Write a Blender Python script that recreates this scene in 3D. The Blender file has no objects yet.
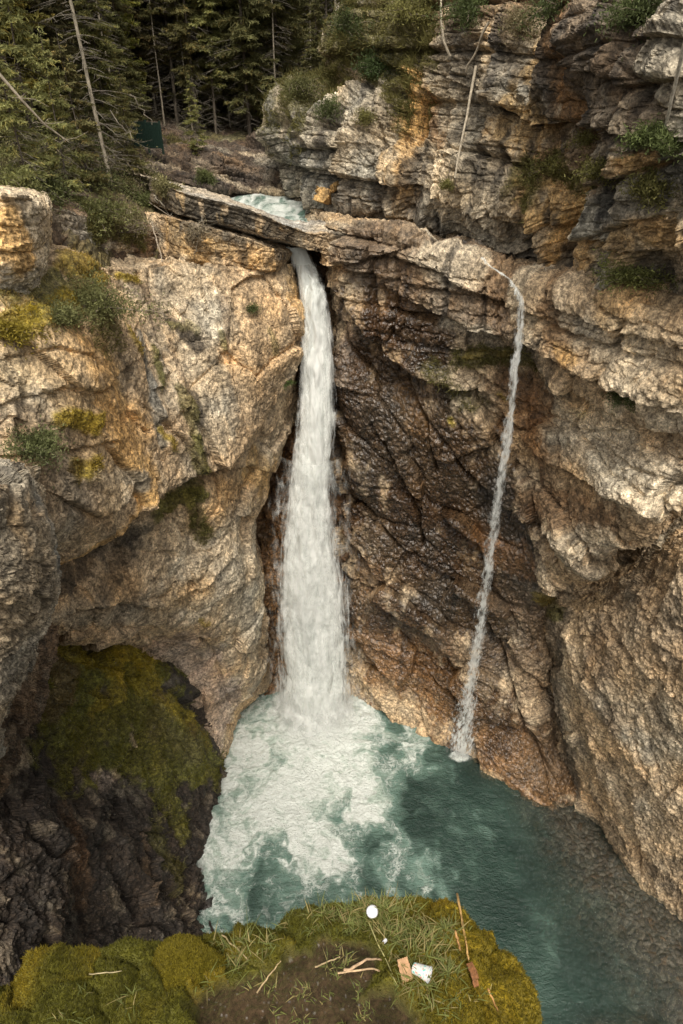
import bpy, math, random
import numpy as np
from mathutils import Vector
from mathutils.bvhtree import BVHTree

S = bpy.context.scene
COL = S.collection
R = math.radians
F32 = np.float32

# ---------------------------------------------------------------- camera, sky, sun, exposure
PITCH = 35.0
FPX = 640.0
CAM = np.array([0.0, 0.0, 36.6])
cam_d = bpy.data.cameras.new('camera')
cam_d.sensor_fit = 'VERTICAL'; cam_d.sensor_height = 36.0
cam_d.lens = FPX / 1024 * 36.0
cam_d.clip_start = 0.1; cam_d.clip_end = 1500
cam = bpy.data.objects.new('camera', cam_d); COL.objects.link(cam)
cam.location = CAM; cam.rotation_euler = (R(90 - PITCH), 0, 0)
S.camera = cam

SUN_EL, SUN_AZ = 64.0, 182.0          # azimuth clockwise from +Y (north): behind the camera
w = bpy.data.worlds.new('World'); S.world = w; w.use_nodes = True
nt = w.node_tree; nt.nodes.clear()
sky = nt.nodes.new('ShaderNodeTexSky'); sky.sky_type = 'NISHITA'; sky.sun_disc = False
sky.sun_elevation = R(SUN_EL); sky.sun_rotation = R(SUN_AZ)
sky.air_density = 1.0; sky.dust_density = 4.0; sky.ozone_density = 0.6
hs = nt.nodes.new('ShaderNodeHueSaturation'); hs.inputs['Saturation'].default_value = 0.25
tintn = nt.nodes.new('ShaderNodeMix'); tintn.data_type = 'RGBA'; tintn.blend_type = 'MULTIPLY'
tintn.inputs[0].default_value = 1.0; tintn.inputs[7].default_value = (1.0, 0.945, 0.86, 1)
bg = nt.nodes.new('ShaderNodeBackground'); bg.inputs['Strength'].default_value = 0.15
wo = nt.nodes.new('ShaderNodeOutputWorld')
nt.links.new(sky.outputs[0], hs.inputs['Color']); nt.links.new(hs.outputs[0], tintn.inputs[6])
nt.links.new(tintn.outputs[2], bg.inputs[0]); nt.links.new(bg.outputs[0], wo.inputs[0])
sl = bpy.data.lights.new('sun', 'SUN'); sl.energy = 2.0; sl.angle = R(22); sl.color = (1.0, 0.95, 0.86)
so = bpy.data.objects.new('sun', sl); COL.objects.link(so)
sd = Vector((math.sin(R(SUN_AZ)) * math.cos(R(SUN_EL)), math.cos(R(SUN_AZ)) * math.cos(R(SUN_EL)), math.sin(R(SUN_EL))))
so.rotation_euler = sd.to_track_quat('Z', 'Y').to_euler(); so.location = (0, -20, 80)
S.view_settings.view_transform = 'Standard'; S.view_settings.look = 'None'
S.view_settings.exposure = 0.55; S.view_settings.gamma = 1.0; S.view_settings.use_curve_mapping = False
S.cycles.transparent_max_bounces = 24; S.cycles.max_bounces = 6; S.cycles.diffuse_bounces = 3
S.cycles.glossy_bounces = 2; S.cycles.transmission_bounces = 3; S.cycles.volume_bounces = 1
S.cycles.use_denoising = True; S.cycles.volume_step_rate = 4.0

# ---------------------------------------------------------------- from the survey of the photo to metres
cp, sp = math.cos(R(PITCH)), math.sin(R(PITCH))
def ray(px, py):
    u = (512 - py) / FPX
    return np.array([(px - 341.5) / FPX, cp + u * sp, -sp + u * cp])
def PY(px, py, Y): r = ray(px, py); return CAM + r * (Y / r[1])
def PZ(px, py, z): r = ray(px, py); return CAM + r * ((z - CAM[2]) / r[2])
def project(P):
    d = P - CAM
    dep = d[..., 1] * cp - d[..., 2] * sp
    up = d[..., 1] * sp + d[..., 2] * cp
    dep = np.where(dep < .05, .05, dep)
    return 341.5 + d[..., 0] / dep * FPX, 512 - up / dep * FPX

# ---------------------------------------------------------------- noise
def hsh(ix, iy, iz, seed):
    h = (ix.astype(np.uint32) * np.uint32(374761393) + iy.astype(np.uint32) * np.uint32(668265263)
         + iz.astype(np.uint32) * np.uint32(2147483647) + np.uint32((seed * 362437 + 12345) & 0xffffffff))
    h = (h ^ (h >> np.uint32(13))) * np.uint32(1274126177)
    h = (h ^ (h >> np.uint32(16))) * np.uint32(2246822519)
    h = h ^ (h >> np.uint32(15))
    return (h & np.uint32(0xffffff)).astype(F32) / F32(16777216.0)
def vnoise(p, seed=0):                     # smooth value noise, -1..1
    p = p.astype(F32); i = np.floor(p); f = p - i; i = i.astype(np.int64)
    f = f * f * f * (f * (f * 6 - 15) + 10)
    out = np.zeros(p.shape[0], F32)
    for dx in (0, 1):
        wx = f[:, 0] if dx else 1 - f[:, 0]
        for dy in (0, 1):
            wy = f[:, 1] if dy else 1 - f[:, 1]
            for dz in (0, 1):
                wz = f[:, 2] if dz else 1 - f[:, 2]
                out += wx * wy * wz * hsh(i[:, 0] + dx, i[:, 1] + dy, i[:, 2] + dz, seed)
    return out * 2 - 1
def fbm(p, o=4, seed=0, gain=.5, lac=2.03):
    a, s, t = 1.0, 0, 0
    p = p + 17.3
    for k in range(o):
        s = s + a * vnoise(p, seed + k); t += a; a *= gain; p = p * lac + 5.7
    return s / t * 1.5
def ridged(p, o=4, seed=0, gain=.55):
    a, s, t = 1.0, 0, 0
    for k in range(o):
        s = s + a * (1 - 2 * np.abs(vnoise(p, seed + k))); t += a; a *= gain; p = p * 2.1 + 3.1
    return s / t
def worley(p, seed=0, tilt=.5):            # broken facets: (offset -1..1, distance to joint, id)
    p = p.astype(F32); ip = np.floor(p).astype(np.int64); n = p.shape[0]
    d1 = np.full(n, 9e9, F32); d2 = np.full(n, 9e9, F32); off = np.zeros(n, F32); cid = np.zeros(n, F32)
    for dx in (-1, 0, 1):
        for dy in (-1, 0, 1):
            for dz in (-1, 0, 1):
                jx, jy, jz = ip[:, 0] + dx, ip[:, 1] + dy, ip[:, 2] + dz
                h1 = hsh(jx, jy, jz, seed); h2 = hsh(jx, jy, jz, seed + 1); h3 = hsh(jx, jy, jz, seed + 2)
                ex = p[:, 0] - (jx + h1); ey = p[:, 1] - (jy + h2); ez = p[:, 2] - (jz + h3)
                d = ex * ex + ey * ey + ez * ez
                m = d < d1
                d2 = np.where(m, d1, np.minimum(d2, d))
                if m.any():
                    g = (h2 * 7.13) % 1, (h3 * 5.77) % 1, (h1 * 9.31) % 1
                    o_ = (h1 + h2 - 1) + tilt * 2 * ((g[0] - .5) * ex + (g[1] - .5) * ey + (g[2] - .5) * ez) * 1.6
                    off = np.where(m, o_, off); cid = np.where(m, g[0], cid)
                d1 = np.where(m, d, d1)
    return off, np.sqrt(d2) - np.sqrt(d1), cid
def sstep(a, b, x): t = np.clip((x - a) / (b - a), 0, 1); return t * t * (3 - 2 * t)

DIP = (.04, .02, 1.0)
def strata(p, h, wlen, seed, warp=.10, dip=DIP):    # bedded blocks: offset 0..1 per block, groove 0..1 at the joints
    b = p @ np.array(dip, F32) / h + warp * fbm(p * (.35 / h), 2, seed + 50) + .14 * vnoise(p * np.array([.16, .16, .9]) / h, seed + 3)
    lay = np.floor(b); fb = b - lay; li = lay.astype(np.int64); z0 = np.zeros_like(li)
    lo = hsh(li, z0, z0, seed)
    out = np.zeros(len(b), F32); gr = np.zeros(len(b), F32)
    s = (p[:, 0] * .8 + p[:, 1] * .6) / wlen / (.6 + .8 * lo) + lo * 37 + .35 * vnoise(p * .9 / h, seed + 9)
    k = np.floor(s); fs = s - k; ki = k.astype(np.int64)
    t = (p[:, 1] * .8 - p[:, 0] * .6) / wlen + lo * 19; ti = np.floor(t).astype(np.int64)
    bo = hsh(li, ki, ti, seed + 5)
    out = .6 * lo + .4 * bo
    e = np.minimum(fb, 1 - fb) * h; es = np.minimum(fs, 1 - fs) * wlen
    gr = np.maximum(1 - sstep(0, .13 * h, e), .7 * (1 - sstep(0, .09 * h, es)))
    return out, gr, bo

# ---------------------------------------------------------------- meshes
def resample_rows(G, n, axis):             # Catmull-Rom along an axis, spaced by chord length
    G = np.moveaxis(G, axis, 0)
    m = G.shape[0]
    L = np.linalg.norm(np.diff(G, axis=0), axis=-1)
    L = L.reshape(m - 1, -1).mean(1) + 1e-3
    kt = np.concatenate([[0], np.cumsum(L)])
    t = np.linspace(0, kt[-1], n)
    i = np.clip(np.searchsorted(kt, t, side='right') - 1, 0, m - 2)
    f = ((t - kt[i]) / L[i]).reshape(-1, *([1] * (G.ndim - 1)))
    def tan(j):
        j0 = np.clip(j - 1, 0, m - 1); j1 = np.clip(j + 1, 0, m - 1)
        return (G[j1] - G[j0]) / (kt[j1] - kt[j0]).reshape(-1, *([1] * (G.ndim - 1)))
    h = L[i].reshape(f.shape)
    a, b = G[i], G[i + 1]; ta, tb = tan(i) * h, tan(i + 1) * h
    f2, f3 = f * f, f * f * f
    o = (2 * f3 - 3 * f2 + 1) * a + (f3 - 2 * f2 + f) * ta + (-2 * f3 + 3 * f2) * b + (f3 - f2) * tb
    return np.moveaxis(o, 0, axis)
def grid_normals(P):
    du = np.gradient(P, axis=1); dv = np.gradient(P, axis=0)
    n = np.cross(dv, du); l = np.linalg.norm(n, axis=-1, keepdims=True)
    n = n / np.maximum(l, 1e-9)
    return n
def smooth_field(N, k=4):
    for _ in range(k):
        M = N.copy()
        M[1:] += N[:-1]; M[:-1] += N[1:]; M[:, 1:] += N[:, :-1]; M[:, :-1] += N[:, 1:]
        N = M / np.maximum(np.linalg.norm(M, axis=-1, keepdims=True), 1e-9)
    return N
def mesh_np(name, V, Fq, mat=None, smooth=True, attrs=None, parent=None, tris=False):
    me = bpy.data.meshes.new(name)
    V = np.ascontiguousarray(V, F32); Fq = np.ascontiguousarray(Fq, np.int32)
    k = Fq.shape[1]
    me.vertices.add(len(V)); me.vertices.foreach_set('co', V.ravel())
    me.loops.add(Fq.size); me.loops.foreach_set('vertex_index', Fq.ravel())
    me.polygons.add(len(Fq)); me.polygons.foreach_set('loop_start', np.arange(0, Fq.size, k, dtype=np.int32))
    me.update(calc_edges=True)
    me.polygons.foreach_set('use_smooth', np.full(len(Fq), smooth)); me.validate()
    for an, av in (attrs or {}).items():
        if av.ndim == 2:
            a = me.attributes.new(an, 'FLOAT_COLOR', 'POINT')
            c = np.ones((len(V), 4), F32); c[:, :3] = av; a.data.foreach_set('color', c.ravel())
        else:
            a = me.attributes.new(an, 'FLOAT', 'POINT'); a.data.foreach_set('value', av.astype(F32))
    if mat: me.materials.append(mat)
    o = bpy.data.objects.new(name, me); COL.objects.link(o)
    if parent: o.parent = parent
    return o
def grid_faces(nv, nu):
    i = np.arange(nv * nu).reshape(nv, nu)
    return np.stack([i[:-1, :-1], i[1:, :-1], i[1:, 1:], i[:-1, 1:]], -1).reshape(-1, 4)
def tag(o, label=None, cat=None, group=None, kind=None):
    if label: o['label'] = label
    if cat: o['category'] = cat
    if group: o['group'] = group
    if kind: o['kind'] = kind
    return o

# ---------------------------------------------------------------- materials
def new_mat(name):
    m = bpy.data.materials.new(name); m.use_nodes = True; m.node_tree.nodes.clear(); return m
class N:
    def __init__(s, m): s.t = m.node_tree
    def n(s, typ, **kw):
        nd = s.t.nodes.new('ShaderNode' + typ)
        for k, v in kw.items():
            if k.startswith('_'): setattr(nd, k[1:], v)
            else:
                key = k.replace('__', ' ')
                nd.inputs[int(key[1:]) if key[0] == 'i' and key[1:].isdigit() else key].default_value = v
        return nd
    def l(s, a, b): s.t.links.new(a, b)
    def noise(s, scale, detail=4, rough=.55, vec=None, dist=0, dims=None):
        nd = s.n('TexNoise', Scale=scale, Detail=detail, Roughness=rough, Distortion=dist)
        if vec is not None: s.l(vec, nd.inputs['Vector'])
        return nd.outputs['Fac']
    def ramp(s, x, a, b, v0=0., v1=1.):
        nd = s.n('MapRange', _interpolation_type='SMOOTHSTEP'); nd.inputs[1].default_value = a; nd.inputs[2].default_value = b
        nd.inputs[3].default_value = v0; nd.inputs[4].default_value = v1; s.l(x, nd.inputs[0]); return nd.outputs[0]
    def math(s, op, a, b=None):
        nd = s.n('Math', _operation=op)
        for k, v in ((0, a), (1, b)):
            if v is None: continue
            if isinstance(v, (int, float)): nd.inputs[k].default_value = v
            else: s.l(v, nd.inputs[k])
        return nd.outputs[0]
    def mix(s, fac, a, b, mode='MIX'):
        nd = s.n('Mix', _data_type='RGBA', _blend_type=mode)
        for k, v in ((0, fac), (6, a), (7, b)):
            if isinstance(v, (int, float)): nd.inputs[k].default_value = v
            elif isinstance(v, tuple): nd.inputs[k].default_value = (*v, 1)[:4]
            else: s.l(v, nd.inputs[k])
        return nd.outputs[2]
    def scaled(s, vec3):
        tc = s.n('TexCoord'); mp = s.n('Mapping'); mp.inputs['Scale'].default_value = vec3
        s.l(tc.outputs['Object'], mp.inputs['Vector']); return mp.outputs[0]
    def bump(s, h, strength, dist, normal=None):
        nd = s.n('Bump', Strength=strength, Distance=dist); s.l(h, nd.inputs['Height'])
        if normal is not None: s.l(normal, nd.inputs['Normal'])
        return nd.outputs[0]
    def out(s, sh, vol=None):
        o = s.n('OutputMaterial')
        if sh is not None: s.l(sh, o.inputs['Surface'])
        if vol is not None: s.l(vol, o.inputs['Volume'])

def rock_material(name, s=1.0, bumpd=.06):
    m = new_mat(name); k = N(m)
    col = k.n('Attribute', _attribute_name='Col'); wet = k.n('Attribute', _attribute_name='Wet')
    P = k.scaled((1, 1, 1))
    n1 = k.noise(5.5 * s, 6, .65, P, .3); n2 = k.noise(1.4 * s, 4, .6, P); n3 = k.noise(17 * s, 3, .6, P)
    Ps = k.scaled((2.2, 2.2, .28)); n4 = k.noise(1.0 * s, 4, .6, Ps)
    v = k.n('TexVoronoi', _feature='F1', Scale=7.0 * s, Randomness=1.0); k.l(P, v.inputs['Vector'])
    f1 = k.ramp(n1, .32, .68, .42, 1.50); f2 = k.ramp(n2, .3, .7, .82, 1.16); f3 = k.ramp(n3, .3, .7, .60, 1.38)
    f4 = k.ramp(n4, .32, .68, .80, 1.16)
    f = k.math('MULTIPLY', k.math('MULTIPLY', f1, f2), k.math('MULTIPLY', f3, f4))
    cc = k.n('CombineColor'); 
    for i in range(3): k.l(f, cc.inputs[i])
    c = k.mix(1.0, col.outputs['Color'], cc.outputs[0], 'MULTIPLY')
    # lichen and mineral flecks
    fl = k.ramp(k.noise(9 * s, 5, .7, P), .60, .70, 0, .5)
    c = k.mix(k.math('MULTIPLY', fl, k.math('SUBTRACT', 1.0, wet.outputs['Fac'])), c, (.40, .34, .27))
    pit = k.ramp(k.noise(6.5 * s, 5, .72, k.scaled((1.15, 1.0, .9))), .56, .64, 0, .62); c = k.mix(pit, c, k.mix(1.0, c, (.28, .25, .22), 'MULTIPLY'))
    b = k.n('BsdfPrincipled'); k.l(c, b.inputs['Base Color'])
    rr = k.ramp(k.math('ADD', wet.outputs['Fac'], k.math('MULTIPLY', k.math('SUBTRACT', n1, .5), .5)), .1, .9, .88, .20)
    k.l(rr, b.inputs['Roughness']); b.inputs['Specular IOR Level'].default_value = .5
    v2 = k.n('TexVoronoi', _feature='F1', Scale=3.1 * s); wv = k.n('VectorMath', _operation='ADD'); k.l(P, wv.inputs[0]); nv_ = k.n('TexNoise', Scale=2.0 * s, Detail=3); k.l(P, nv_.inputs['Vector']); k.l(nv_.outputs['Color'], wv.inputs[1]); k.l(wv.outputs[0], v2.inputs['Vector'])
    bh = k.math('ADD', k.math('MULTIPLY', n1, .45), k.math('ADD', k.math('MULTIPLY', n3, .35), k.math('ADD', k.math('MULTIPLY', v.outputs['Distance'], .45), k.math('MULTIPLY', v2.outputs['Distance'], .5))))
    k.l(k.bump(bh, 1.0, bumpd), b.inputs['Normal'])
    k.out(b.outputs[0]); return m
M_rock = rock_material('rock', 1.0, .058)
M_rock_fine = rock_material('rock_fine', 3.0, .02)

# palette (base colours, linear)
C = dict(tan=(.465, .345, .212), orange=(.52, .325, .125), grey=(.31, .262, .188), pale=(.56, .465, .325), pink=(.42, .31, .225),
         wet=(.052, .029, .014), rust=(.150, .078, .032), rust2=(.22, .122, .050), dark=(.045, .034, .024), moss=(.115, .108, .018),
         mossy=(.27, .20, .02), black=(.028, .023, .019), olive=(.12, .105, .035), brown=(.16, .105, .06), cool=(.19, .18, .15),
         cream=(.61, .50, .345), soil=(.07, .043, .024), dirt=(.15, .11, .07))
for _k in C: C[_k] = np.array(C[_k], F32)

CLIFFS = {}; VEG = []
def bezel(G, crease=()):                    # double the control rows listed so the corner there stays crisp
    out = []
    for i, r in enumerate(G):
        if i in crease and i > 0: out.append(r + (G[i - 1] - r) * .05)
        out.append(r)
        if i in crease and i < len(G) - 1: out.append(r + (G[i + 1] - r) * .05)
    return out
def pt(a):
    if len(a) == 4: return PZ(a[0], a[1], a[3])
    return PY(*a)
def mass(name, rows, nv, nu, disp, paint, base, crease=(), mat=None, seed=0, kind='structure', wetbase=0.0, outw=None, flip=False, stain=.35, joints=(), smooth=False):
    G = [np.array([pt(a) for a in r]) for r in rows]
    G = np.array(bezel(G, crease))
    P = resample_rows(resample_rows(G, nu, 1), nv, 0)
    nrm = grid_normals(P)
    if flip: nrm = -nrm
    nrm = smooth_field(nrm, 6)
    p = P.reshape(-1, 3).astype(F32); n = nrm.reshape(-1, 3)
    d, info = disp(p)
    if outw is not None: pass
    px, py = project(p)
    jw = fbm(p * 1.3, 3, seed + 95)
    for jt in joints:                        # named joints and overhanging edges of this rock: (line, width m, depth m, step m)
        line, wj, dj, stp = jt; best = np.full(len(p), 9e9); side = np.zeros(len(p)); q3 = [p[np.argmin((px - x) ** 2 + (py - y) ** 2)] for x, y in line]
        for (A, B), (u0, u1) in zip(zip(q3[:-1], q3[1:]), zip(line[:-1], line[1:])):
            ab = B - A; t = np.clip(((p - A) @ ab) / max(float(ab @ ab), 1e-6), 0, 1)
            dd = np.linalg.norm(p - (A + t[:, None] * ab), axis=1); m = dd < best; best = np.where(m, dd, best)
            side = np.where(m, np.sign((u1[0] - u0[0]) * (py - u0[1]) - (u1[1] - u0[1]) * (px - u0[0])), side)
        bs_ = np.clip(best + .10 * jw, 0, None) * side
        d = d - dj * np.exp(-(np.maximum(best + .07 * jw, 0) / wj) ** 2) * (.75 + .4 * jw)
        d = d + stp * np.where(side < 0, np.exp(-(best / (stp * 3.2 + .3))), 0) * sstep(0, .06, best) - stp * .5 * np.where(side > 0, np.exp(-best / (stp * 2 + .2)), 0)
    d = d.astype(F32)
    V = p + n * d[:, None]
    # colour: base, then patches with rough edges, a few painting shade, each anchored at its place on the rock
    wn = fbm(p * .9, 4, seed + 77); wn2 = fbm(p * 3.2, 3, seed + 88); wn3 = fbm(p * np.array([2.0, 2.0, .32]), 4, seed + 89)
    veg = np.zeros(len(p), F32); mossm = np.zeros(len(p), F32)
    col = np.tile(C[base], (len(p), 1)) if isinstance(base, str) else base(p, info)
    wet = np.full(len(p), wetbase, F32)
    def anchor(x, y):
        return p[np.argmin((px - x) ** 2 + (py - y) ** 2)]
    for s in paint:
        x0, y0, x1, y1, r, c, k = s[:7]; ws = s[7] if len(s) > 7 else 0
        a, b = anchor(x0, y0), anchor(x1, y1)
        dep = ((a[1] + b[1]) / 2 * cp - ((a[2] + b[2]) / 2 - CAM[2]) * sp)
        rad = r * dep / FPX
        ab = b - a; t = np.clip(((p - a) @ ab) / max(float(ab @ ab), 1e-6), 0, 1)
        dist = np.linalg.norm(p - (a + t[:, None] * ab), axis=1)
        m = sstep(-.30, .34, 1 - dist / rad + (.55 * wn + .45 * wn2 if c in ('moss', 'mossy', 'olive') else .35 * wn + .25 * wn2 + .45 * wn3)) * (dist < rad * 2.2) * k
        if c in ('moss', 'mossy'): mossm = np.maximum(mossm, m)
        if c in ('moss', 'mossy', 'olive'): veg = np.maximum(veg, m)
        cc = C[c]
        col = col * (1 - m[:, None]) + cc * m[:, None]
        wet = np.clip(wet * (1 - m) + m * ws, 0, 1)
    if stain:                                # dark mineral streaks running down the face
        st = sstep(.18, .62, wn3 + .35 * fbm(p * .35, 2, seed + 91)) * stain * (1 - veg)
        col = col * (1 - st[:, None]) + np.array([.05, .042, .032], F32) * st[:, None]
        li = sstep(.25, .6, fbm(p * np.array([1.6, 1.6, .5]) + 31, 4, seed + 92)) * .5 * stain * (1 - veg) * (1 - wet)
        col = col * (1 - li[:, None]) + C['pale'] * li[:, None]
    V = V + n * (mossm * (.07 + .10 * np.abs(fbm(p * 2.6, 3, seed + 93)) + .05 * wn2))[:, None]
    sel = np.flatnonzero(veg > .25)
    if len(sel): VEG.append((V[sel], n[sel], veg[sel], col[sel].copy(), mossm[sel]))
    jit = 1 + .20 * fbm(p * 1.7, 4, seed + 5)[:, None] + .10 * (info['id'][:, None] - .5)
    warm = fbm(p * .6, 3, seed + 15)[:, None] * np.array([.10, 0, -.14])
    col = np.clip(col * jit * (1 + warm), .008, .7)
    o = mesh_np(name, V, grid_faces(nv, nu), mat or M_rock, smooth, {'Col': col.astype(F32), 'Wet': wet})
    tag(o, kind=kind)
    CLIFFS[name] = (V.reshape(nv, nu, 3), o)
    return o

def d_bedded(a_lay=.5, h1=1.15, a2=.16, h2=.36, big=.55, seed=0, rough=.05, mask=None, wl=2.0, pil=0.0, crumb=1.0, dip=DIP):
    def f(p):
        s1, g1, b1 = strata(p, h1, wl, seed, .1, dip); s2, g2, b2 = strata(p, h2, wl * .42, seed + 20, .12, dip)
        wo, wd, wi = worley(p / np.array([.9, .9, .55]) * 1.0, seed + 30)
        amp = .65 + .5 * fbm(p * .22, 2, seed + 60)
        loc = sstep(-.35, .35, fbm(p * np.array([.35, .35, .5]), 3, seed + 63))
        col_ = ridged(p * np.array([.42, .42, .07]) + .3 * fbm(p * .3, 2, seed + 66)[:, None], 3, seed + 64)
        w4, e4, i4 = worley(p / np.array([.42, .42, .34]), seed + 35, .9)
        d = big * fbm(p * .16, 3, seed + 1) + pil * col_ + a_lay * (s1 - .5) * amp * 1.6 - .30 * g1 * (.4 + .6 * loc) * (a_lay / .5) + (.35 + .65 * loc) * (a2 * (s2 - .5) - .13 * g2 * (a2 / .16)) \
            + crumb * (.13 * wo - .10 * (1 - sstep(0, .12, wd)) * (1 - .6 * loc) + .05 * w4 - .035 * (1 - sstep(0, .15, e4)) + .09 * fbm(p * 1.6, 4, seed + 2)) + rough * 1.5 * fbm(p * 6, 3, seed + 4)
        return d.astype(F32), dict(id=b1, g=g1)
    return f
def d_massive(big=.8, f1=.30, s1=1.6, f2=.10, s2=.5, seed=0, streak=.10, rough=.05, dirn=(1, 1, 1), gran=.045, rot=0.0, wav=.08):
    dn = np.array(dirn, F32); cr, sr = math.cos(R(rot)), math.sin(R(rot)); RM = np.array([[cr, 0, sr], [0, 1, 0], [-sr, 0, cr]], F32)
    def f(p):
        q = (p @ RM) * dn + .2 * np.stack([fbm(p * .5, 2, seed + 7), fbm(p * .5, 2, seed + 8), fbm(p * .5, 2, seed + 9)], 1)
        w1, e1, i1 = worley(q / s1, seed + 30, .9); w2, e2, i2 = worley(q / s2, seed + 40, .9); w3, e3, i3 = worley(q / (s2 * .42), seed + 45, .9)
        am = np.clip(.6 + .9 * fbm(p * .3, 2, seed + 61), .1, 1.5)
        d = big * fbm(p * .17, 3, seed + 1) + f1 * w1 - .35 * f1 * (1 - sstep(0, .10, e1)) + f2 * w2 * am - .3 * f2 * (1 - sstep(0, .12, e2)) \
            + streak * ridged(q * np.array([1.1, 1.1, .35]), 3, seed + 3) + wav * fbm(p * 1.7, 3, seed + 2) + gran * w3 - gran * .8 * (1 - sstep(0, .2, e3)) + rough * 1.4 * fbm(p * 6, 3, seed + 4)
        return d.astype(F32), dict(id=i1 * .5 + i3 * .5, g=e1)
    return f

# ================================================================ THE CANYON
# ---- upper right cliff: bedded wall standing back behind the shelf
mass('upper_right_cliff', [
    [(420,-160,50),(368,-160,40),(400,-160,36.5),(460,-160,33.5),(520,-160,30.5),(580,-160,28),(640,-160,25),(760,-160,21)],
    [(400,-60,48),(358,-60,38.6),(400,-60,35),(460,-60,31.6),(520,-60,28.6),(580,-60,26),(640,-60,23),(760,-60,19)],
    [(380,20,46),(350,20,37.5),(400,20,33.5),(460,20,30),(520,20,27.2),(580,20,24.6),(640,20,21.4),(760,20,17.7)],
    [(352,85,45),(340,88,37),(400,80,32.6),(460,80,29.3),(520,80,26.5),(580,80,24.2),(640,80,20.6),(760,80,17)],
    [(284,116,44),(286,120,37.7),(345,128,33.4),(430,135,30),(505,140,26.6),(575,145,24.2),(640,150,20.4),(760,150,16.8)],
    [(292,150,44),(292,153,37.3),(350,165,32.6),(430,172,29.2),(508,185,26.2),(575,195,23.8),(640,205,20.2),(760,210,16.6)],
    [(294,180,44),(294,186,37.2),(350,203,32.4),(432,221,30.0),(510,249,27.5),(575,271,24.4),(640,290,20.3),(760,310,16.6)],
    [(294,195,44),(294,202,38.6),(350,224,34),(432,245,31.4),(510,272,28.9),(575,296,25.8),(640,320,21.3),(760,340,17.5)],
], 420, 560, d_bedded(.60, 1.5, .15, .42, .7, seed=11, wl=1.9, pil=1.0, crumb=.7), [
    (420,-40,620,40,70,'brown',.75),
    (300,100,340,95,38,'olive',.8),(360,30,420,40,40,'olive',.75),(385,60,415,110,22,'olive',.6),
    (345,60,352,130,16,'cream',.6),(355,150,400,190,40,'grey',.8,.2),(290,160,335,190,30,'cool',.7,.2),
    (415,80,425,110,10,'orange',.85),(422,110,405,215,17,'orange',.8,.2),(430,105,440,150,10,'rust2',.7),
    (455,120,450,190,22,'pale',.75),(470,60,480,150,22,'cool',.65),(490,40,500,70,14,'cream',.6),
    (590,10,600,110,26,'rust2',.85,.2),(540,60,560,90,18,'orange',.6),(520,120,600,230,30,'orange',.75),(560,150,615,170,22,'rust2',.6),
    (545,190,560,250,18,'orange',.8),(590,205,575,250,18,'orange',.75),(500,205,540,225,22,'grey',.6,.3),
    (455,235,575,270,12,'black',.75,.6),(380,190,430,210,12,'dark',.7,.5),(510,55,512,110,9,'dark',.6),(340,190,420,215,12,'dark',.6,.5),  # black and dark strokes along the wall's foot paint its undercut shade
    (615,60,620,120,14,'dark',.7),(608,150,600,200,12,'olive',.8),(660,60,683,130,26,'brown',.7),
    (640,190,690,170,30,'cool',.75),(640,240,690,230,24,'orange',.6),(670,260,690,320,20,'tan',.7),(640,160,683,150,9,'orange',.7),
    (530,170,545,185,14,'olive',.8),(560,168,590,178,12,'olive',.7),(520,255,530,262,6,'rust',.6),
], 'grey', crease=(6,), seed=3, stain=.8, joints=[
    ([(428,50),(425,120),(416,205)],.30,.7,0), ([(500,20),(498,75)],.25,.6,0), ([(495,100),(540,122),(585,118),(625,122)],.16,.35,.55), ([(455,70),(447,120),(443,215)],.2,.45,0),
    ([(612,100),(604,150),(594,210),(580,262)],.55,1.1,0), ([(345,95),(352,150),(346,205)],.25,.6,0), ([(330,206),(385,212),(436,224),(480,238),(540,258),(572,270)],.2,.7,.35), ([(380,100),(388,150),(384,205)],.15,.4,0),
    ([(360,60),(400,70),(430,90)],.1,.2,.3), ([(505,160),(545,172),(590,175)],.1,.2,.3), ([(300,140),(325,150),(345,150)],.1,.25,.35), ([(620,180),(660,168),(700,150)],.1,.25,.3), ([(630,70),(660,85),(700,80)],.12,.3,.3),
    ([(300,165),(340,172),(415,190),(440,200)],.08,.25,.2), ([(612,230),(650,215),(700,205)],.1,.25,.2), ([(480,40),(470,100),(476,190)],.15,.35,0), ([(540,180),(535,245)],.12,.3,0), ([(565,130),(560,165)],.14,.4,0)])

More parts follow.
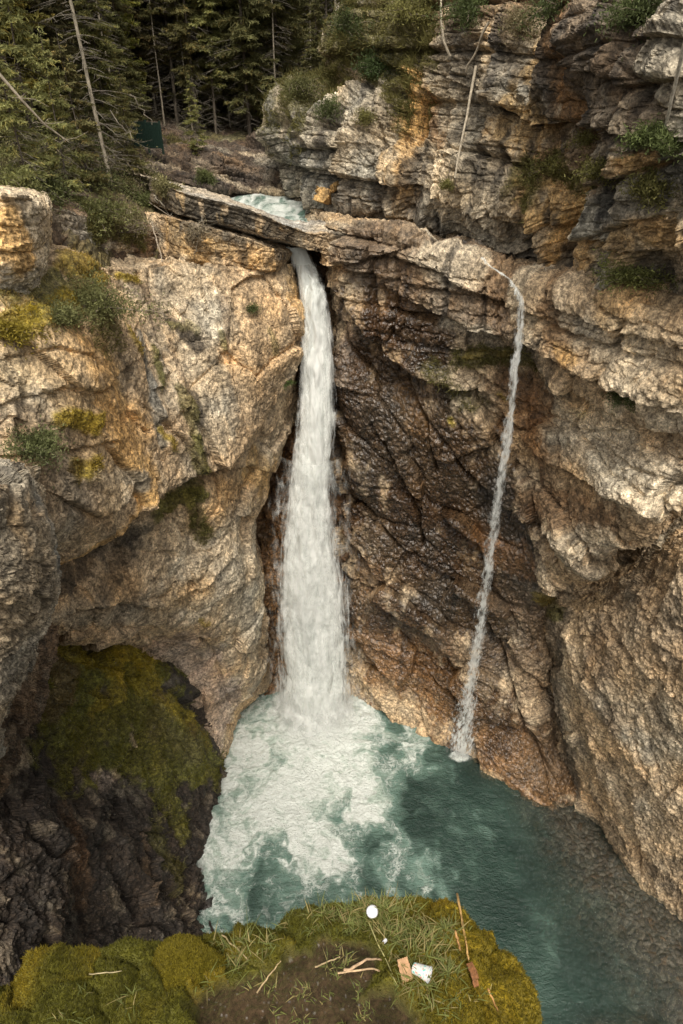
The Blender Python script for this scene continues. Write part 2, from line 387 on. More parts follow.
# ---- lower right cliff: shelf, blocky lip and the wet brown wall of the plunge bowl
mass('lower_right_cliff', [
    [(300,199,41),(322,202,37.5),(346,208,34.5),(400,222,32),(460,240,29.5),(520,262,28),(580,280,25),(640,290,22),(720,312,19)],
    [(300,207,36),(322,212,32.5),(346,218,30.8),(400,230,29),(460,252,27.4),(520,275,26.2),(580,291,23),(640,298,20.4),(720,320,17.9)],
    [(312,232,36),(325,226,29.4),(346,231,28.4),(400,239,27.2),(460,262,25.7),(520,286,24.8),(580,298,21.8),(640,302,19.8),(720,330,17.5)],
    [(325,262,36),(334,262,29.4),(348,268,28.5),(400,275,27.2),(460,296,25.7),(520,315,24.7),(580,335,21.8),(640,345,19.9),(720,375,17.5)],
    [(330,310,36),(337,312,29.3),(348,320,28.5),(400,322,27.4),(460,338,26.0),(520,352,24.7),(580,378,21.9),(640,398,19.9),(720,430,17.6)],
    [(332,350,36),(338,350,29.6),(349,350,28.8),(400,356,27.9),(460,368,26.4),(520,382,25.2),(580,408,22.6),(640,430,20.4),(720,455,18)],
    [(334,430,36),(342,430,29.6),(356,430,28.6),(400,438,27.6),(460,446,26.4),(520,456,24.8),(580,478,21.7),(640,485,19.3),(720,490,17.3)],
    [(336,510,36),(345,510,29.8),(360,512,28.8),(405,515,27.8),(460,520,26.6),(520,526,24.8),(578,533,21.4),(640,520,19.1),(720,492,17.4)],
    [(337,560,36),(346,560,30),(360,565,28.9),(405,570,27.8),(458,575,26.6),(512,580,25.2),(554,577,23.1),(604,554,21.2),(684,500,19.2)],
    [(338,600,36),(346,605,30),(360,612,28.8),(405,618,27.6),(455,625,26.6),(505,632,25.5),(541,606,24.4),(578,574,27),(672,508,26)],
    [(338,650,36),(345,655,30),(360,665,28.8),(402,675,27.6),(452,690,26.2),(503,705,24.9),(545,720,24.4),(580,700,28),(640,680,28)],
    [(335,695,'z',0),(345,696,'z',0),(362,704,'z',0),(400,721,'z',0),(450,747,'z',0),(505,772,'z',0),(556,798,'z',0),(600,790,'z',0),(680,780,'z',0)],
    [(337,700,'z',-2),(347,708,'z',-2),(364,716,'z',-2),(398,738,'z',-2),(448,766,'z',-2),(500,792,'z',-2),(550,822,'z',-2),(600,810,'z',-2),(670,800,'z',-2)],
], 620, 520, (lambda A, B: (lambda p: (lambda m, a, b: ((a[0] * m + b[0] * (1 - m)).astype(F32), dict(id=a[1]['id'] * m + b[1]['id'] * (1 - m), g=a[1]['g'])))(
        sstep(-1.0, 1.2, (p[:, 2] - 26.0 + 1.1 * np.clip(p[:, 0] - 5.5, 0, 9) * -.55) + .9 * fbm(p * .4, 2, 5)), A(p), B(p))))(
        d_bedded(.55, 1.25, .20, .42, .15, seed=23, wl=2.1, crumb=.30), d_massive(.7, .42, 3.4, .11, .85, seed=31, streak=.05, dirn=(.7, 1, 1.5), gran=.022, rot=38, wav=.04)), [
    (345,330,350,420,15,'pink',.75,.1),(345,450,352,520,12,'rust',.6,.7),
    (360,250,365,330,16,'wet',.6,.8),(395,278,395,330,24,'rust',.9,.8),(410,300,440,350,22,'wet',.8,.8),(372,238,376,330,5,'black',.7,.7),(398,250,402,330,4,'black',.6,.7),(350,240,355,330,13,'cream',.65),(372,245,378,330,11,'wet',.8,.8),(385,330,440,340,30,'wet',.85,.8),
    (320,222,345,240,14,'grey',.7),(370,245,520,310,40,'brown',.85,.45),(430,258,470,272,13,'pale',.6),(450,318,490,326,9,'pale',.6),(480,330,495,345,12,'grey',.6),
    (400,232,440,244,5,'pale',.6,.2),(430,244,535,276,9,'black',.8,.8),(500,290,512,330,9,'brown',.7,.6),(452,262,450,310,4,'black',.6,.5),(486,285,488,325,4,'black',.6,.5),
    (530,295,545,330,20,'pale',.8),(565,310,580,350,16,'rust2',.7,.4),(575,340,590,350,10,'orange',.7,.2),(556,340,562,365,8,'dark',.6,.4),
    (610,330,650,350,30,'pale',.85),(620,300,650,330,20,'orange',.45),(640,380,683,400,30,'cream',.8),(660,330,700,350,24,'cream',.5),(585,370,620,385,14,'tan',.7),
    (526,345,580,395,9,'black',.7,.4),(470,355,530,360,15,'olive',.75,.3),
    (380,400,470,520,85,'wet',.93,.9),(400,540,490,610,66,'wet',.9,.9),(350,470,360,520,14,'wet',.8,.9),(520,400,560,420,34,'rust2',.8,.3),(530,395,545,455,26,'rust',.75,.55),
    (430,600,440,650,26,'dark',.55,.8),(455,250,462,300,6,'rust2',.5,.3),
    (585,425,645,455,50,'cream',.95),(600,480,650,485,24,'cream',.7),(540,440,560,470,16,'rust2',.6),(560,480,580,460,22,'tan',.7),(660,430,700,450,24,'tan',.7),(640,505,683,490,14,'cream',.7),
    (530,500,600,520,22,'rust',.7,.2),(560,540,610,535,14,'cream',.8),(548,570,540,600,10,'cream',.85),(500,500,528,600,28,'dark',.85,.6),
    (480,540,520,560,20,'rust',.7,.6),(365,640,440,690,46,'rust',.9,.9),(440,690,545,770,46,'rust',.9,.85),(380,680,440,715,16,'rust2',.6,.85),(350,600,400,620,30,'wet',.8,.9),(520,600,560,760,22,'brown',.7,.5),(480,660,500,740,16,'wet',.7,.9),
    (365,560,380,600,20,'rust',.6,.8),(405,395,420,420,12,'rust2',.5,.6),(440,640,500,660,20,'brown',.5,.4),(360,440,372,520,9,'dark',.5,.8),
    (440,365,480,400,12,'olive',.35,.5),(470,350,520,356,6,'mossy',.4),(455,415,457,418,3,'mossy',.9),(500,395,505,400,4,'mossy',.5),
    (540,590,545,600,5,'mossy',.5),
], 'tan', crease=(2,), seed=7, stain=.28, joints=[
    ([(452,312),(480,324),(515,330),(545,342),(575,354),(600,366),(640,382),(700,402)],.14,.4,.75), ([(535,358),(565,376),(600,392),(640,410),(700,430)],.12,.35,.5),
    ([(345,300),(362,325),(385,352),(425,372),(452,380)],.16,.45,.6), ([(400,256),(440,268),(480,290),(512,300)],.10,.3,.3), ([(343,262),(370,258),(396,250)],.1,.3,.25),
    ([(372,240),(376,300),(384,350)],.14,.45,0), ([(398,240),(402,275),(396,330)],.12,.35,0), ([(452,262),(450,310)],.14,.4,0), ([(486,285),(488,325)],.1,.3,0), ([(536,292),(528,345)],.12,.35,0), ([(560,300),(556,350)],.1,.3,0),
    ([(590,305),(600,362)],.08,.25,0), ([(636,315),(622,350),(610,385)],.12,.4,0), ([(665,345),(645,400)],.1,.3,0), ([(512,424),(541,456),(576,478),(621,498),(661,508)],.14,.5,.45),
    ([(385,440),(402,470),(420,510),(426,545)],.12,.4,.2), ([(350,565),(380,594),(405,616),(432,632),(452,655)],.14,.5,.5), ([(470,470),(500,500),(530,520),(560,535)],.1,.3,.3), ([(410,380),(430,420),(438,470)],.09,.3,.15),
    ([(360,640),(400,660),(440,690)],.09,.25,.25), ([(480,600),(500,640),(520,700),(550,770)],.14,.45,.3), ([(570,300),(620,322),(683,335)],.08,.25,.25), ([(545,415),(590,430),(650,425)],.08,.2,.15), ([(600,440),(640,470),(670,480)],.07,.2,.1),
    ([(530,385),(525,430)],.08,.25,0), ([(380,520),(420,560),(470,590)],.1,.3,.25)])

# ---- lower right buttress with the small cave behind its top
mass('right_buttress', [
    [(510,570,31),(540,560,30),(585,540,29),(630,515,28),(680,470,26),(780,420,24)],
    [(522,606,29),(548,598,26.6),(590,580,28),(634,552,26.4),(672,520,23.2),(780,470,19)],
    [(536,625,27.5),(556,622,24.4),(594,610,22.4),(634,586,20.8),(680,548,18.9),(780,500,16.6)],
    [(542,680,26.5),(562,680,23.3),(598,672,20.6),(634,655,18.9),(684,635,17.3),(780,600,15.2)],
    [(550,735,25.5),(571,735,22.2),(602,730,19.9),(640,720,18.1),(690,708,16.4),(785,690,14.2)],
    [(560,775,24.5),(583,775,21.7),(613,778,19.3),(648,782,17.2),(694,784,15.6),(790,780,13.2)],
    [(575,808,'z',0),(600,826,'z',0),(630,866,'z',0),(662,898,'z',0),(700,930,'z',0),(790,1010,'z',0)],
    [(570,812,'z',-2),(594,836,'z',-2),(622,880,'z',-2),(652,914,'z',-2),(688,950,'z',-2),(770,1040,'z',-2)],
], 420, 330, d_massive(.45, .17, 2.6, .06, .60, seed=41, streak=.10, dirn=(1.7, 1.2, .5), rot=-32, wav=.04, gran=.024), [
    (620,620,683,640,60,'brown',.35),(655,700,660,760,30,'pale',.6),(600,640,610,720,14,'brown',.6),(556,620,575,790,16,'dark',.75,.4),  # dark stroke down the left side paints the shade of the crevice
    (580,600,600,600,12,'orange',.3),(640,680,683,690,20,'tan',.5),(555,605,560,615,6,'moss',.6),(600,800,683,900,12,'dark',.5,.5),
    (650,820,683,850,24,'grey',.5),
], 'tan', seed=13, stain=.3, joints=[([(610,620),(640,665),(683,700)],.1,.3,.2), ([(590,680),(620,740),(660,800)],.1,.35,.25), ([(640,600),(660,640),(683,660)],.08,.25,.15), ([(570,640),(585,700),(600,770)],.15,.5,.3)])

# ---- left cliff: the tall buttress beside the waterfall
mass('left_cliff', [
    [(-70,215,22),(0,232,21),(70,240,24),(135,250,27.5),(195,255,30),(255,258,31.5),(290,258,33),(292,256,35),(292,255,38)],
    [(-70,255,17.5),(10,258,18.7),(76,262,21.5),(138,268,25),(198,266,27.2),(258,266,28.6),(293,262,29.8),(298,258,32),(298,258,37)],
    [(-70,340,15.6),(20,345,17.2),(80,343,19.4),(140,340,23.6),(200,335,25.7),(260,335,27.2),(291,335,28.7),(296,335,31),(297,335,37)],
    [(-70,440,14.4),(20,440,15.9),(80,436,18),(142,430,21.6),(202,426,24.1),(252,425,26.2),(283,425,28.2),(288,425,31),(290,425,37)],
    [(-70,520,13.6),(20,520,15.1),(75,512,17),(130,506,20),(190,500,23),(240,498,25.4),(264,495,27.6),(268,495,31),(272,495,37)],
    [(-70,560,14.4),(20,560,16),(72,552,17.8),(128,540,20.6),(190,535,23),(240,535,25.2),(253,540,27.2),(257,540,31),(262,540,37)],
    [(-70,600,13.6),(20,602,15.1),(72,600,16.7),(125,595,19.3),(186,590,22.2),(238,590,24.9),(257,590,27),(262,590,31),(266,590,37)],
    [(-70,634,13.8),(20,636,15.4),(72,640,16.9),(125,632,19.6),(182,626,22.4),(238,640,25),(258,640,27.4),(263,640,31),(266,640,37)],
    [(-70,654,16.5),(20,656,18),(72,652,19.8),(125,652,21.8),(176,656,23.6),(234,680,25.8),(257,675,27.8),(272,675,31),(284,670,37)],
    [(-70,700,18),(20,705,20),(72,705,21.5),(130,705,23),(185,705,24.2),(222,712,25.6),(246,708,28.2),(262,700,31),(280,690,37)],
    [(-70,800,17),(20,800,19),(72,800,20.5),(140,790,22),(195,780,23),(226,763,'z',0),(240,722,'z',0),(258,700,'z',0),(285,680,'z',0)],
    [(-70,880,16),(20,870,18),(72,850,20),(150,830,21),(205,800,22.5),(236,766,'z',-2),(250,726,'z',-2),(268,706,'z',-2),(290,690,'z',-2)],
], 620, 520, d_massive(.5, .20, 2.3, .075, .62, seed=53, streak=.05, dirn=(1, 1, .8), gran=.013, rough=.02, wav=.04), [
    (0,330,110,440,55,'orange',.75),(20,360,90,480,50,'pale',.35),(100,430,130,480,18,'orange',.7),(50,560,130,495,9,'orange',.9),
    (185,300,200,420,34,'pale',.75),(160,300,150,370,12,'grey',.6),(132,340,150,440,8,'cool',.85),(215,370,225,420,10,'grey',.7),
    (255,290,285,360,30,'tan',.5),(275,262,293,300,18,'orange',.7),(255,470,275,520,17,'orange',.75),(262,530,255,600,10,'orange',.6),
    (60,590,140,525,15,'dark',.8),(130,540,110,590,13,'dark',.6),(200,540,250,610,44,'pale',.6),(200,520,250,470,20,'orange',.4),  # dark strokes below the overhang seam paint the shade under it
    (150,590,180,620,14,'grey',.5),(175,600,200,600,20,'orange',.3),(60,620,180,625,14,'grey',.6),
    (175,648,215,720,30,'pink',.9),(240,600,255,680,16,'grey',.7),
    (168,322,190,345,8,'dark',.8),(186,395,197,480,8,'dark',.75),(145,290,150,330,6,'brown',.6),(218,300,222,350,4,'brown',.6),(170,360,185,420,5,'brown',.5),(165,325,190,330,7,'moss',.5),(118,330,125,350,6,'mossy',.8),(145,350,150,385,6,'moss',.8),(150,430,160,445,5,'mossy',.8),
    (175,395,190,440,8,'moss',.6),(185,440,200,490,9,'moss',.65),(190,485,205,540,8,'olive',.6),(155,510,200,495,10,'moss',.9),
    (45,418,85,422,9,'mossy',.95),(60,470,80,465,8,'mossy',.9),(20,420,60,450,20,'soil',.5),(215,335,220,350,4,'moss',.6),(265,330,270,350,4,'moss',.5),
    (0,285,90,300,26,'moss',.8),(20,325,60,300,12,'mossy',.8),(60,265,100,270,14,'mossy',.8),(120,275,135,280,6,'mossy',.9),
    (0,330,20,320,12,'mossy',.8),(90,340,100,330,20,'olive',.4),(200,620,206,625,5,'mossy',.7),
    (80,485,105,495,14,'pale',.7),(105,470,125,480,9,'grey',.9),(30,480,70,500,22,'brown',.5),
], 'tan', crease=(1,), seed=17, stain=.3, joints=[
    ([(140,275),(150,330),(165,380),(185,430),(190,475)],.12,.3,0), ([(48,566),(75,546),(110,520),(150,494),(185,480),(203,470)],.18,.5,.7), ([(55,498),(85,512),(108,500),(122,478)],.1,.3,.2),
    ([(0,402),(50,388),(90,392),(122,362)],.07,.2,.10), ([(203,472),(225,470),(250,468),(272,472)],.1,.3,.25), ([(60,622),(120,606),(160,611),(200,592),(232,560)],.1,.3,.25), ([(232,300),(228,380),(240,440)],.07,.2,0),
    ([(100,450),(118,476),(128,500)],.1,.3,.2), ([(150,420),(175,440),(195,470),(200,520)],.09,.28,.15), ([(200,640),(215,660),(228,700)],.1,.3,0), ([(0,360),(40,350),(80,358)],.05,.15,.06), ([(20,440),(60,450),(100,440)],.07,.2,.10)])

# ---- dark mossy wall below the left overhang
mass('mossy_cliff', [
    [(-60,618,18),(30,618,19.5),(80,618,21.5),(118,612,23),(142,616,24.4),(158,624,25.6),(168,640,27),(170,640,29)],
    [(-60,650,15.8),(30,648,17.5),(80,650,19.6),(122,646,21.5),(148,650,23.2),(166,662,24.5),(180,682,26.2),(184,684,29)],
    [(-60,700,14),(30,700,15.4),(80,700,17.4),(128,702,19.5),(165,705,21.6),(192,716,23.8),(208,735,25.6),(214,738,29)],
    [(-60,760,12.8),(30,760,14.2),(80,762,16),(130,765,18),(170,770,20),(205,778,21.8),(224,775,'z',.3),(236,778,'z',-2)],
    [(-60,830,11.2),(30,830,12.4),(80,830,14.1),(128,830,16),(165,830,17.9),(190,830,19.2),(207,832,'z',.2),(218,836,'z',-2)],
    [(-60,890,9.7),(30,890,10.7),(80,886,12.1),(125,880,13.9),(162,876,15.8),(183,872,16.8),(197,870,'z',.2),(208,872,'z',-2)],
    [(-60,950,8.2),(30,950,9.2),(80,945,10.7),(130,935,12.4),(172,928,13.7),(200,925,14.6),(219,920,'z',.2),(231,922,'z',-2)],
    [(-60,1080,6),(30,1080,6.6),(80,1070,7.6),(130,1060,8.6),(172,1050,9.6),(200,1045,10.2),(225,1040,'z',.2),(240,1040,'z',-2)],
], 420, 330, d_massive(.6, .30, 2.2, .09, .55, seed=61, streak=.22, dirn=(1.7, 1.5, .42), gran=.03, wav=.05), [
    (60,680,150,672,40,'moss',.95),(80,720,170,730,44,'moss',.95),(130,665,195,745,16,'mossy',.5),(110,740,190,760,28,'moss',.8),(120,655,165,650,14,'mossy',.9),(60,655,110,665,18,'mossy',.75),
    (100,700,115,690,16,'mossy',.5),(160,790,175,830,16,'moss',.8),(195,770,215,775,14,'moss',.8),(150,830,175,880,14,'moss',.4),
    (150,720,190,750,14,'olive',.7),(190,700,205,735,7,'pink',.7),(30,640,60,700,18,'brown',.6),(5,720,20,760,12,'pale',.4),
    (95,775,110,780,10,'pink',.5),(125,730,130,745,6,'pink',.5),(165,655,190,700,16,'moss',.9),(190,700,218,755,14,'moss',.85),
    (60,820,90,900,16,'rust',.35),(140,840,150,900,9,'brown',.5),(205,850,215,915,10,'black',.6,.7),
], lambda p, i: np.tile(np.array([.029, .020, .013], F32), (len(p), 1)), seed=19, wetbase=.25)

# ---- near bulge at the left edge
mass('left_bulge', [
    [(-190,430,13),(-120,440,11.5),(-60,448,11.4),(0,452,11.8),(22,460,12.6),(26,470,15),(24,480,19)],
    [(-190,470,10),(-120,475,10),(-60,480,10.1),(0,480,10.6),(30,484,11.6),(37,490,14),(36,500,19)],
    [(-190,540,9),(-120,540,9.2),(-60,540,9.5),(5,540,10),(42,540,11),(50,545,13.6),(46,550,19)],
    [(-190,600,8.6),(-120,600,8.8),(-60,600,9.2),(5,600,9.8),(40,605,10.8),(48,608,13.6),(44,610,19)],
    [(-190,650,8.6),(-120,650,8.8),(-60,650,9.3),(-10,650,10),(20,655,11),(32,655,13.6),(34,655,19)],
    [(-190,720,8.4),(-120,720,8.6),(-60,715,9.2),(-20,710,10),(0,708,10.8),(10,705,13.6),(12,705,17)],
    [(-190,820,8),(-120,820,8.4),(-70,810,9),(-40,800,9.8),(-20,790,10.6),(-10,785,12),(-8,780,15)],
], 300, 240, d_massive(.35, .14, 1.2, .05, .32, seed=71, streak=.07, rough=.02, dirn=(.8, 1, 1.8), rot=35, gran=.018, wav=.03), [
    (0,480,30,560,16,'orange',.35),(0,520,20,620,26,'grey',.85),(35,500,45,600,7,'tan',.6),(0,465,10,475,8,'dark',.5),
], 'grey', seed=23)

# ---- lower recess between the bulge and the mossy wall
mass('left_recess_rock', [
    [(-120,600,13),(-40,606,13.5),(20,612,14),(46,618,15),(56,628,16),(58,640,20)],
    [(-120,640,11.5),(-40,645,12),(15,645,12.6),(38,650,13.6),(50,660,15),(54,665,20)],
    [(-120,690,11.3),(-40,690,11.8),(10,690,12.2),(30,695,13.4),(38,705,14.6),(42,710,19)],
    [(-120,740,10.6),(-40,740,11.1),(0,740,11.8),(15,748,12.8),(20,756,14),(24,760,18)],
    [(-120,800,10),(-60,800,10.4),(-24,800,11),(-8,805,12),(0,812,13.4),(4,815,16)],
], 220, 160, d_massive(.3, .2, .9, .06, .3, seed=81, streak=.12, rough=.03), [
    (0,650,30,680,14,'tan',.4),(20,630,40,640,8,'dark',.5),(-20,720,20,790,26,'dark',.7),
], 'brown', seed=29)

# ---- back of the slot behind the falling water
mass('gorge_wall', [
    [(210,215,36),(250,222,34),(290,232,33),(320,236,32.4),(350,236,32),(380,236,31.5)],
    [(215,262,34),(255,264,33),(296,264,32.2),(322,264,31.3),(345,264,30.4),(375,264,30)],
    [(220,340,34),(258,340,32.6),(296,340,31.6),(324,340,31),(347,340,30.2),(375,340,30)],
    [(220,480,34),(256,480,31.6),(285,480,30.4),(322,480,31),(350,480,30.6),(375,480,30.4)],
    [(225,600,33),(256,600,30.8),(280,600,30),(318,600,31),(350,600,30.8),(375,600,30.5)],
    [(235,680,32),(262,680,30.6),(285,678,30.2),(318,676,31),(350,680,30.6),(375,690,30.2)],
    [(235,700,'z',0),(256,699,'z',0),(284,692,'z',0),(318,688,'z',0),(352,693,'z',0),(375,700,'z',0)],
    [(240,706,'z',-2),(260,706,'z',-2),(286,700,'z',-2),(318,696,'z',-2),(352,701,'z',-2),(375,708,'z',-2)],
], 380, 130, d_massive(.3, .3, 1.6, .10, .5, seed=91, streak=.2), [
    (325,262,340,300,10,'brown',.7,.4),(330,310,335,360,9,'tan',.6,.3),(310,262,322,290,8,'dark',.8,.6),(275,520,280,680,20,'rust2',.7,.6),  # dark patch paints the shade in the hole under the slab
], 'rust', seed=31, wetbase=.6)

# ---- layered slab that bridges the slot, and the bed under it
LIPX = [PY(x, y, Y)[0] for x, y, Y in [(148,176,30),(182,192,27.6),(250,209,28.0),(305,232,28.2),(352,235,28.6)]]
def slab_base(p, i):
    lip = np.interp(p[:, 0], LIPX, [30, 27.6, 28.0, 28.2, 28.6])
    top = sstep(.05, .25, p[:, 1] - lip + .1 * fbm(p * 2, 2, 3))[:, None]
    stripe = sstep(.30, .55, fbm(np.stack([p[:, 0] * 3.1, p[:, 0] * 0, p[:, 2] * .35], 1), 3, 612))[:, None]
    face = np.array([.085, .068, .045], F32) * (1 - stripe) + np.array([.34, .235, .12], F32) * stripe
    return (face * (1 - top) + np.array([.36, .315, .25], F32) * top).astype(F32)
def slab(name, rows, seed, paint, base='grey', nv=230, nu=330, crease=(1, 2), **kw):
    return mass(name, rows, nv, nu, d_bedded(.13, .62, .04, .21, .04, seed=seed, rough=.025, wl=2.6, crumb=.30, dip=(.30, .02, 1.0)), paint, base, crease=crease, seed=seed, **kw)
slab('slab_ledge', [
    [(118,170,34),(172,181,32.5),(232,197,31.6),(286,218,31.4),(325,219,31.4),(352,224,31.4)],
    [(148,176,30),(182,192,27.6),(250,209,28.0),(305,232,28.2),(330,233,28.3),(352,235,28.6)],
    [(150,200,29.6),(183,216,27.7),(250,233,28.1),(303,249,28.3),(330,256,28.5),(352,262,28.8)],
    [(150,210,33),(190,220,32),(250,236,32),(296,246,32),(330,252,32),(352,262,32)],
], 101, [
    (250,190,320,212,10,'brown',.3,.3),(225,208,228,228,3,'tan',.9),(262,222,264,240,3,'tan',.9),(282,230,283,244,2.5,'tan',.7),(200,200,202,215,2.5,'tan',.7),
    (300,236,330,252,8,'grey',.5),(318,240,345,255,10,'tan',.8),
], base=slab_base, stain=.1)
slab('lower_slab_ledge', [
    [(136,205,31.5),(178,216,30),(240,232,30),(280,246,30.4),(291,248,31),(296,250,33)],
    [(146,214,29),(180,220,27.3),(240,237,27.8),(278,250,28.3),(289,254,29.2),(294,252,32)],
    [(148,250,28.4),(182,258,27.2),(238,266,27.8),(274,270,28.4),(283,268,29.4),(290,264,32)],
    [(146,276,28.6),(182,284,28.2),(238,285,28.8),(272,284,29.4),(282,280,30.4),(288,276,33)],
], 103, [
    (170,235,200,250,16,'orange',.7),(215,245,265,255,12,'orange',.5),(190,240,215,256,6,'black',.6),(225,236,245,240,4,'black',.6),(250,262,275,270,8,'orange',.6),
    (150,225,160,240,8,'grey',.7),(185,225,285,255,6,'dark',.6),
], base='tan', nv=150, nu=300, stain=.6)

# ---- rock steps at the head of the left cliff
slab('head_ledge', [
    [(-90,178,23),(0,186,22),(30,190,22),(46,196,23),(52,208,25)],
    [(-90,190,17.5),(0,195,17.5),(32,198,18.2),(46,210,19.2),(51,220,23)],
    [(-90,260,16.8),(0,265,17.2),(30,268,18),(44,258,19),(50,250,23)],
    [(-90,300,17.5),(0,300,17.8),(30,296,18.6),(44,286,19.8),(50,276,23)],
], 107, [(-40,200,30,210,18,'grey',.7),(0,230,25,262,22,'orange',.9),(30,205,40,230,7,'pale',.7)], base='pale', nv=160, nu=170)
slab('head_ledge', [
    [(50,185,26),(85,190,27),(118,200,29),(150,210,31.5),(180,218,33)],
    [(45,205,22.3),(82,214,23.6),(116,222,25.6),(150,230,27.6),(182,240,29.6)],
    [(45,252,22),(82,258,23.2),(116,262,25.4),(150,266,27.2),(182,268,29)],
    [(45,285,22.6),(82,288,23.8),(116,290,25.8),(150,292,27.6),(182,290,29)],
], 109, [(60,215,90,230,16,'grey',.7),(100,225,140,235,14,'olive',.6),(110,250,130,258,9,'cream',.7),(60,240,80,248,10,'dark',.6)], base='brown', nv=150, nu=200)

# ---- far bank: dark dipping beds behind the stream
mass('far_bank_rock', [
    [(120,118,46.6),(170,128,45.6),(215,138,43.6),(255,143,43.4),(300,146,41.4),(340,150,39.4)],
    [(120,140,41.6),(165,148,40.6),(210,156,39.6),(250,160,40.4),(290,160,39.4),(340,160,37.9)],
    [(115,160,38.6),(160,168,38),(205,178,37.6),(250,184,38.9),(290,184,38.4),(340,184,36.9)],
    [(110,172,37.6),(155,178,37.4),(205,188,37),(250,192,38.4),(290,193,37.9),(340,192,36.4)],
    [(110,180,38.6),(155,186,37.6),(205,197,37.6),(250,201,39.4),(290,202,38.4),(340,200,37.4)],
], 170, 360, d_bedded(.95, .75, .16, .3, .3, seed=113, wl=6.0, crumb=.35, dip=(.22, .05, 1.0)), [
    (150,145,250,160,10,'dark',.5),(180,150,285,175,7,'brown',.7),(245,150,285,160,8,'pale',.5),(200,180,280,186,7,'dark',.8,.5),(130,135,180,145,12,'olive',.6),
(150,165,280,190,7,'pale',.5),(170,140,290,160,6,'pale',.4),(140,165,220,190,6,'dark',.7),
], lambda p, i: np.tile(np.array([.085, .06, .04], F32), (len(p), 1)), seed=37)

# ---- hillside that carries the forest
HROWS = [
    [(-260,285,12),(-150,275,15),(0,262,18.6),(70,268,22),(135,272,26),(190,262,29.5),(205,256,34),(215,250,38),(230,240,42)],
    [(-260,205,15),(-150,200,18),(0,188,21.5),(70,204,25),(130,212,28.8),(176,206,31.5),(188,196,36),(215,195,40),(232,192,43)],
    [(-260,160,19),(-150,155,22),(0,150,26),(70,160,30),(120,168,33.5),(160,180,37),(190,196,41),(240,190,44),(330,190,42)],
    [(-260,120,25),(-150,115,28),(0,112,33),(70,120,37),(130,132,42),(180,140,47.5),(240,146,48),(300,150,48),(360,120,46)],
    [(-260,80,35),(-150,80,38),(0,84,44),(70,90,48),(130,104,53),(190,112,56),(250,125,56),(310,118,55),(370,60,52)],
    [(-260,30,52),(-150,35,55),(0,40,62),(70,46,66),(130,54,70),(190,58,72),(250,60,73),(320,50,72),(420,10,66)],
    [(-260,-120,90),(-150,-120,95),(0,-120,105),(70,-120,110),(130,-120,115),(190,-120,118),(250,-120,118),(330,-120,112),(480,-120,100)],
]
def d_soil(p):
    i = fbm(p * .5, 3, 131)
    return (.35 * i + .12 * fbm(p * 2, 3, 133) + .05 * fbm(p * 6, 3, 134)).astype(F32), dict(id=np.zeros(len(p), F32) + .5, g=i)
mass('hillside_ground', HROWS, 300, 320, d_soil, [
    (0,200,120,225,26,'dirt',.6),(60,180,150,200,20,'olive',.5),(130,160,170,172,9,'grey',.8),(135,178,180,200,10,'pale',.5),
], lambda p, i: np.where(fbm(p * .8, 3, 141)[:, None] > .05, C['soil'] * 1.1, C['olive'] * .6 + C['dirt'] * .2).astype(F32), seed=41)
# brow of the right cliff, carrying the shrubs above it
mass('cliff_top_ground', [
    [(372,30,40),(375,8,40),(400,-40,37),(470,-60,33),(560,-60,29),(660,-60,25),(800,-60,21)],
    [(376,10,48),(380,-30,47),(400,-90,44),(470,-120,40),(560,-120,36),(660,-120,31),(800,-120,26)],
    [(400,-60,70),(420,-120,66),(480,-160,60),(560,-200,56),(640,-200,52),(720,-200,48),(900,-200,42)],
][::-1], 90, 120, d_soil, [], lambda p, i: np.tile(C['olive'] * .8, (len(p), 1)), seed=43)

# ================================================================ WATER
def polyline_dist(p, pts):
    d = np.full(len(p), 1e9)
    for a, b in zip(pts[:-1], pts[1:]):
        ab = b - a; t = np.clip(((p - a) @ ab) / max(float(ab @ ab), 1e-9), 0, 1)
        d = np.minimum(d, np.linalg.norm(p - (a + t[:, None] * ab), axis=1))
    return d
def Zxy(x, y, z=0): return PZ(x, y, z)[:2]
xs = np.linspace(-12, 24, 760); ys = np.linspace(5, 33, 600)
X, Yg = np.meshgrid(xs, ys); W2 = np.stack([X.ravel(), Yg.ravel()], 1)
W3 = np.concatenate([W2, np.zeros((len(W2), 1))], 1).astype(F32)
imp = Zxy(315, 705); imp2 = Zxy(459, 757)
rel = W2 - imp; rd = np.linalg.norm(rel, axis=1); ang = np.arctan2(rel[:, 1], rel[:, 0])
foam = np.zeros(len(W2))
for x, y, r, k in [(313,712,60,1.0),(285,735,60,.95),(340,735,45,.95),(262,765,60,.82),(300,775,70,.86),(350,775,45,.85),(240,810,55,.72),(290,825,55,.6),
                   (225,850,45,.62),(370,800,28,.8),(385,770,26,.66),(330,820,40,.62),(220,880,40,.55),(280,870,60,.48),(345,850,45,.45),(390,850,30,.36),(415,800,24,.32),
                   (410,745,35,.42),(400,870,45,.36),(340,900,60,.38),(240,900,50,.5)]:
    c = Zxy(x, y); rr = r / FPX * np.linalg.norm(PZ(x, y, 0) - CAM) * 1.15
    foam = np.maximum(foam, k * np.exp(-(np.linalg.norm((W2 - c) * np.array([1, .75]), axis=1) / rr) ** 2))
foam2 = np.exp(-(np.linalg.norm((W2 - imp2) * np.array([.8, 1.4]), axis=1) / .62) ** 2)
wp = np.stack([fbm(W3 * .55, 3, 201), fbm(W3 * .55, 3, 202), np.zeros(len(W2), F32)], 1)
wq = np.stack([fbm(W3 * 1.7 + 9, 3, 203), fbm(W3 * 1.7 + 9, 3, 204), np.zeros(len(W2), F32)], 1)
q = W3 + 1.1 * wp + .38 * wq
lace = ridged(q * 1.15, 4, 205); lace2 = ridged(q * 2.9 + 3, 3, 206); cloud = fbm(q * .55 + 40, 4, 207)
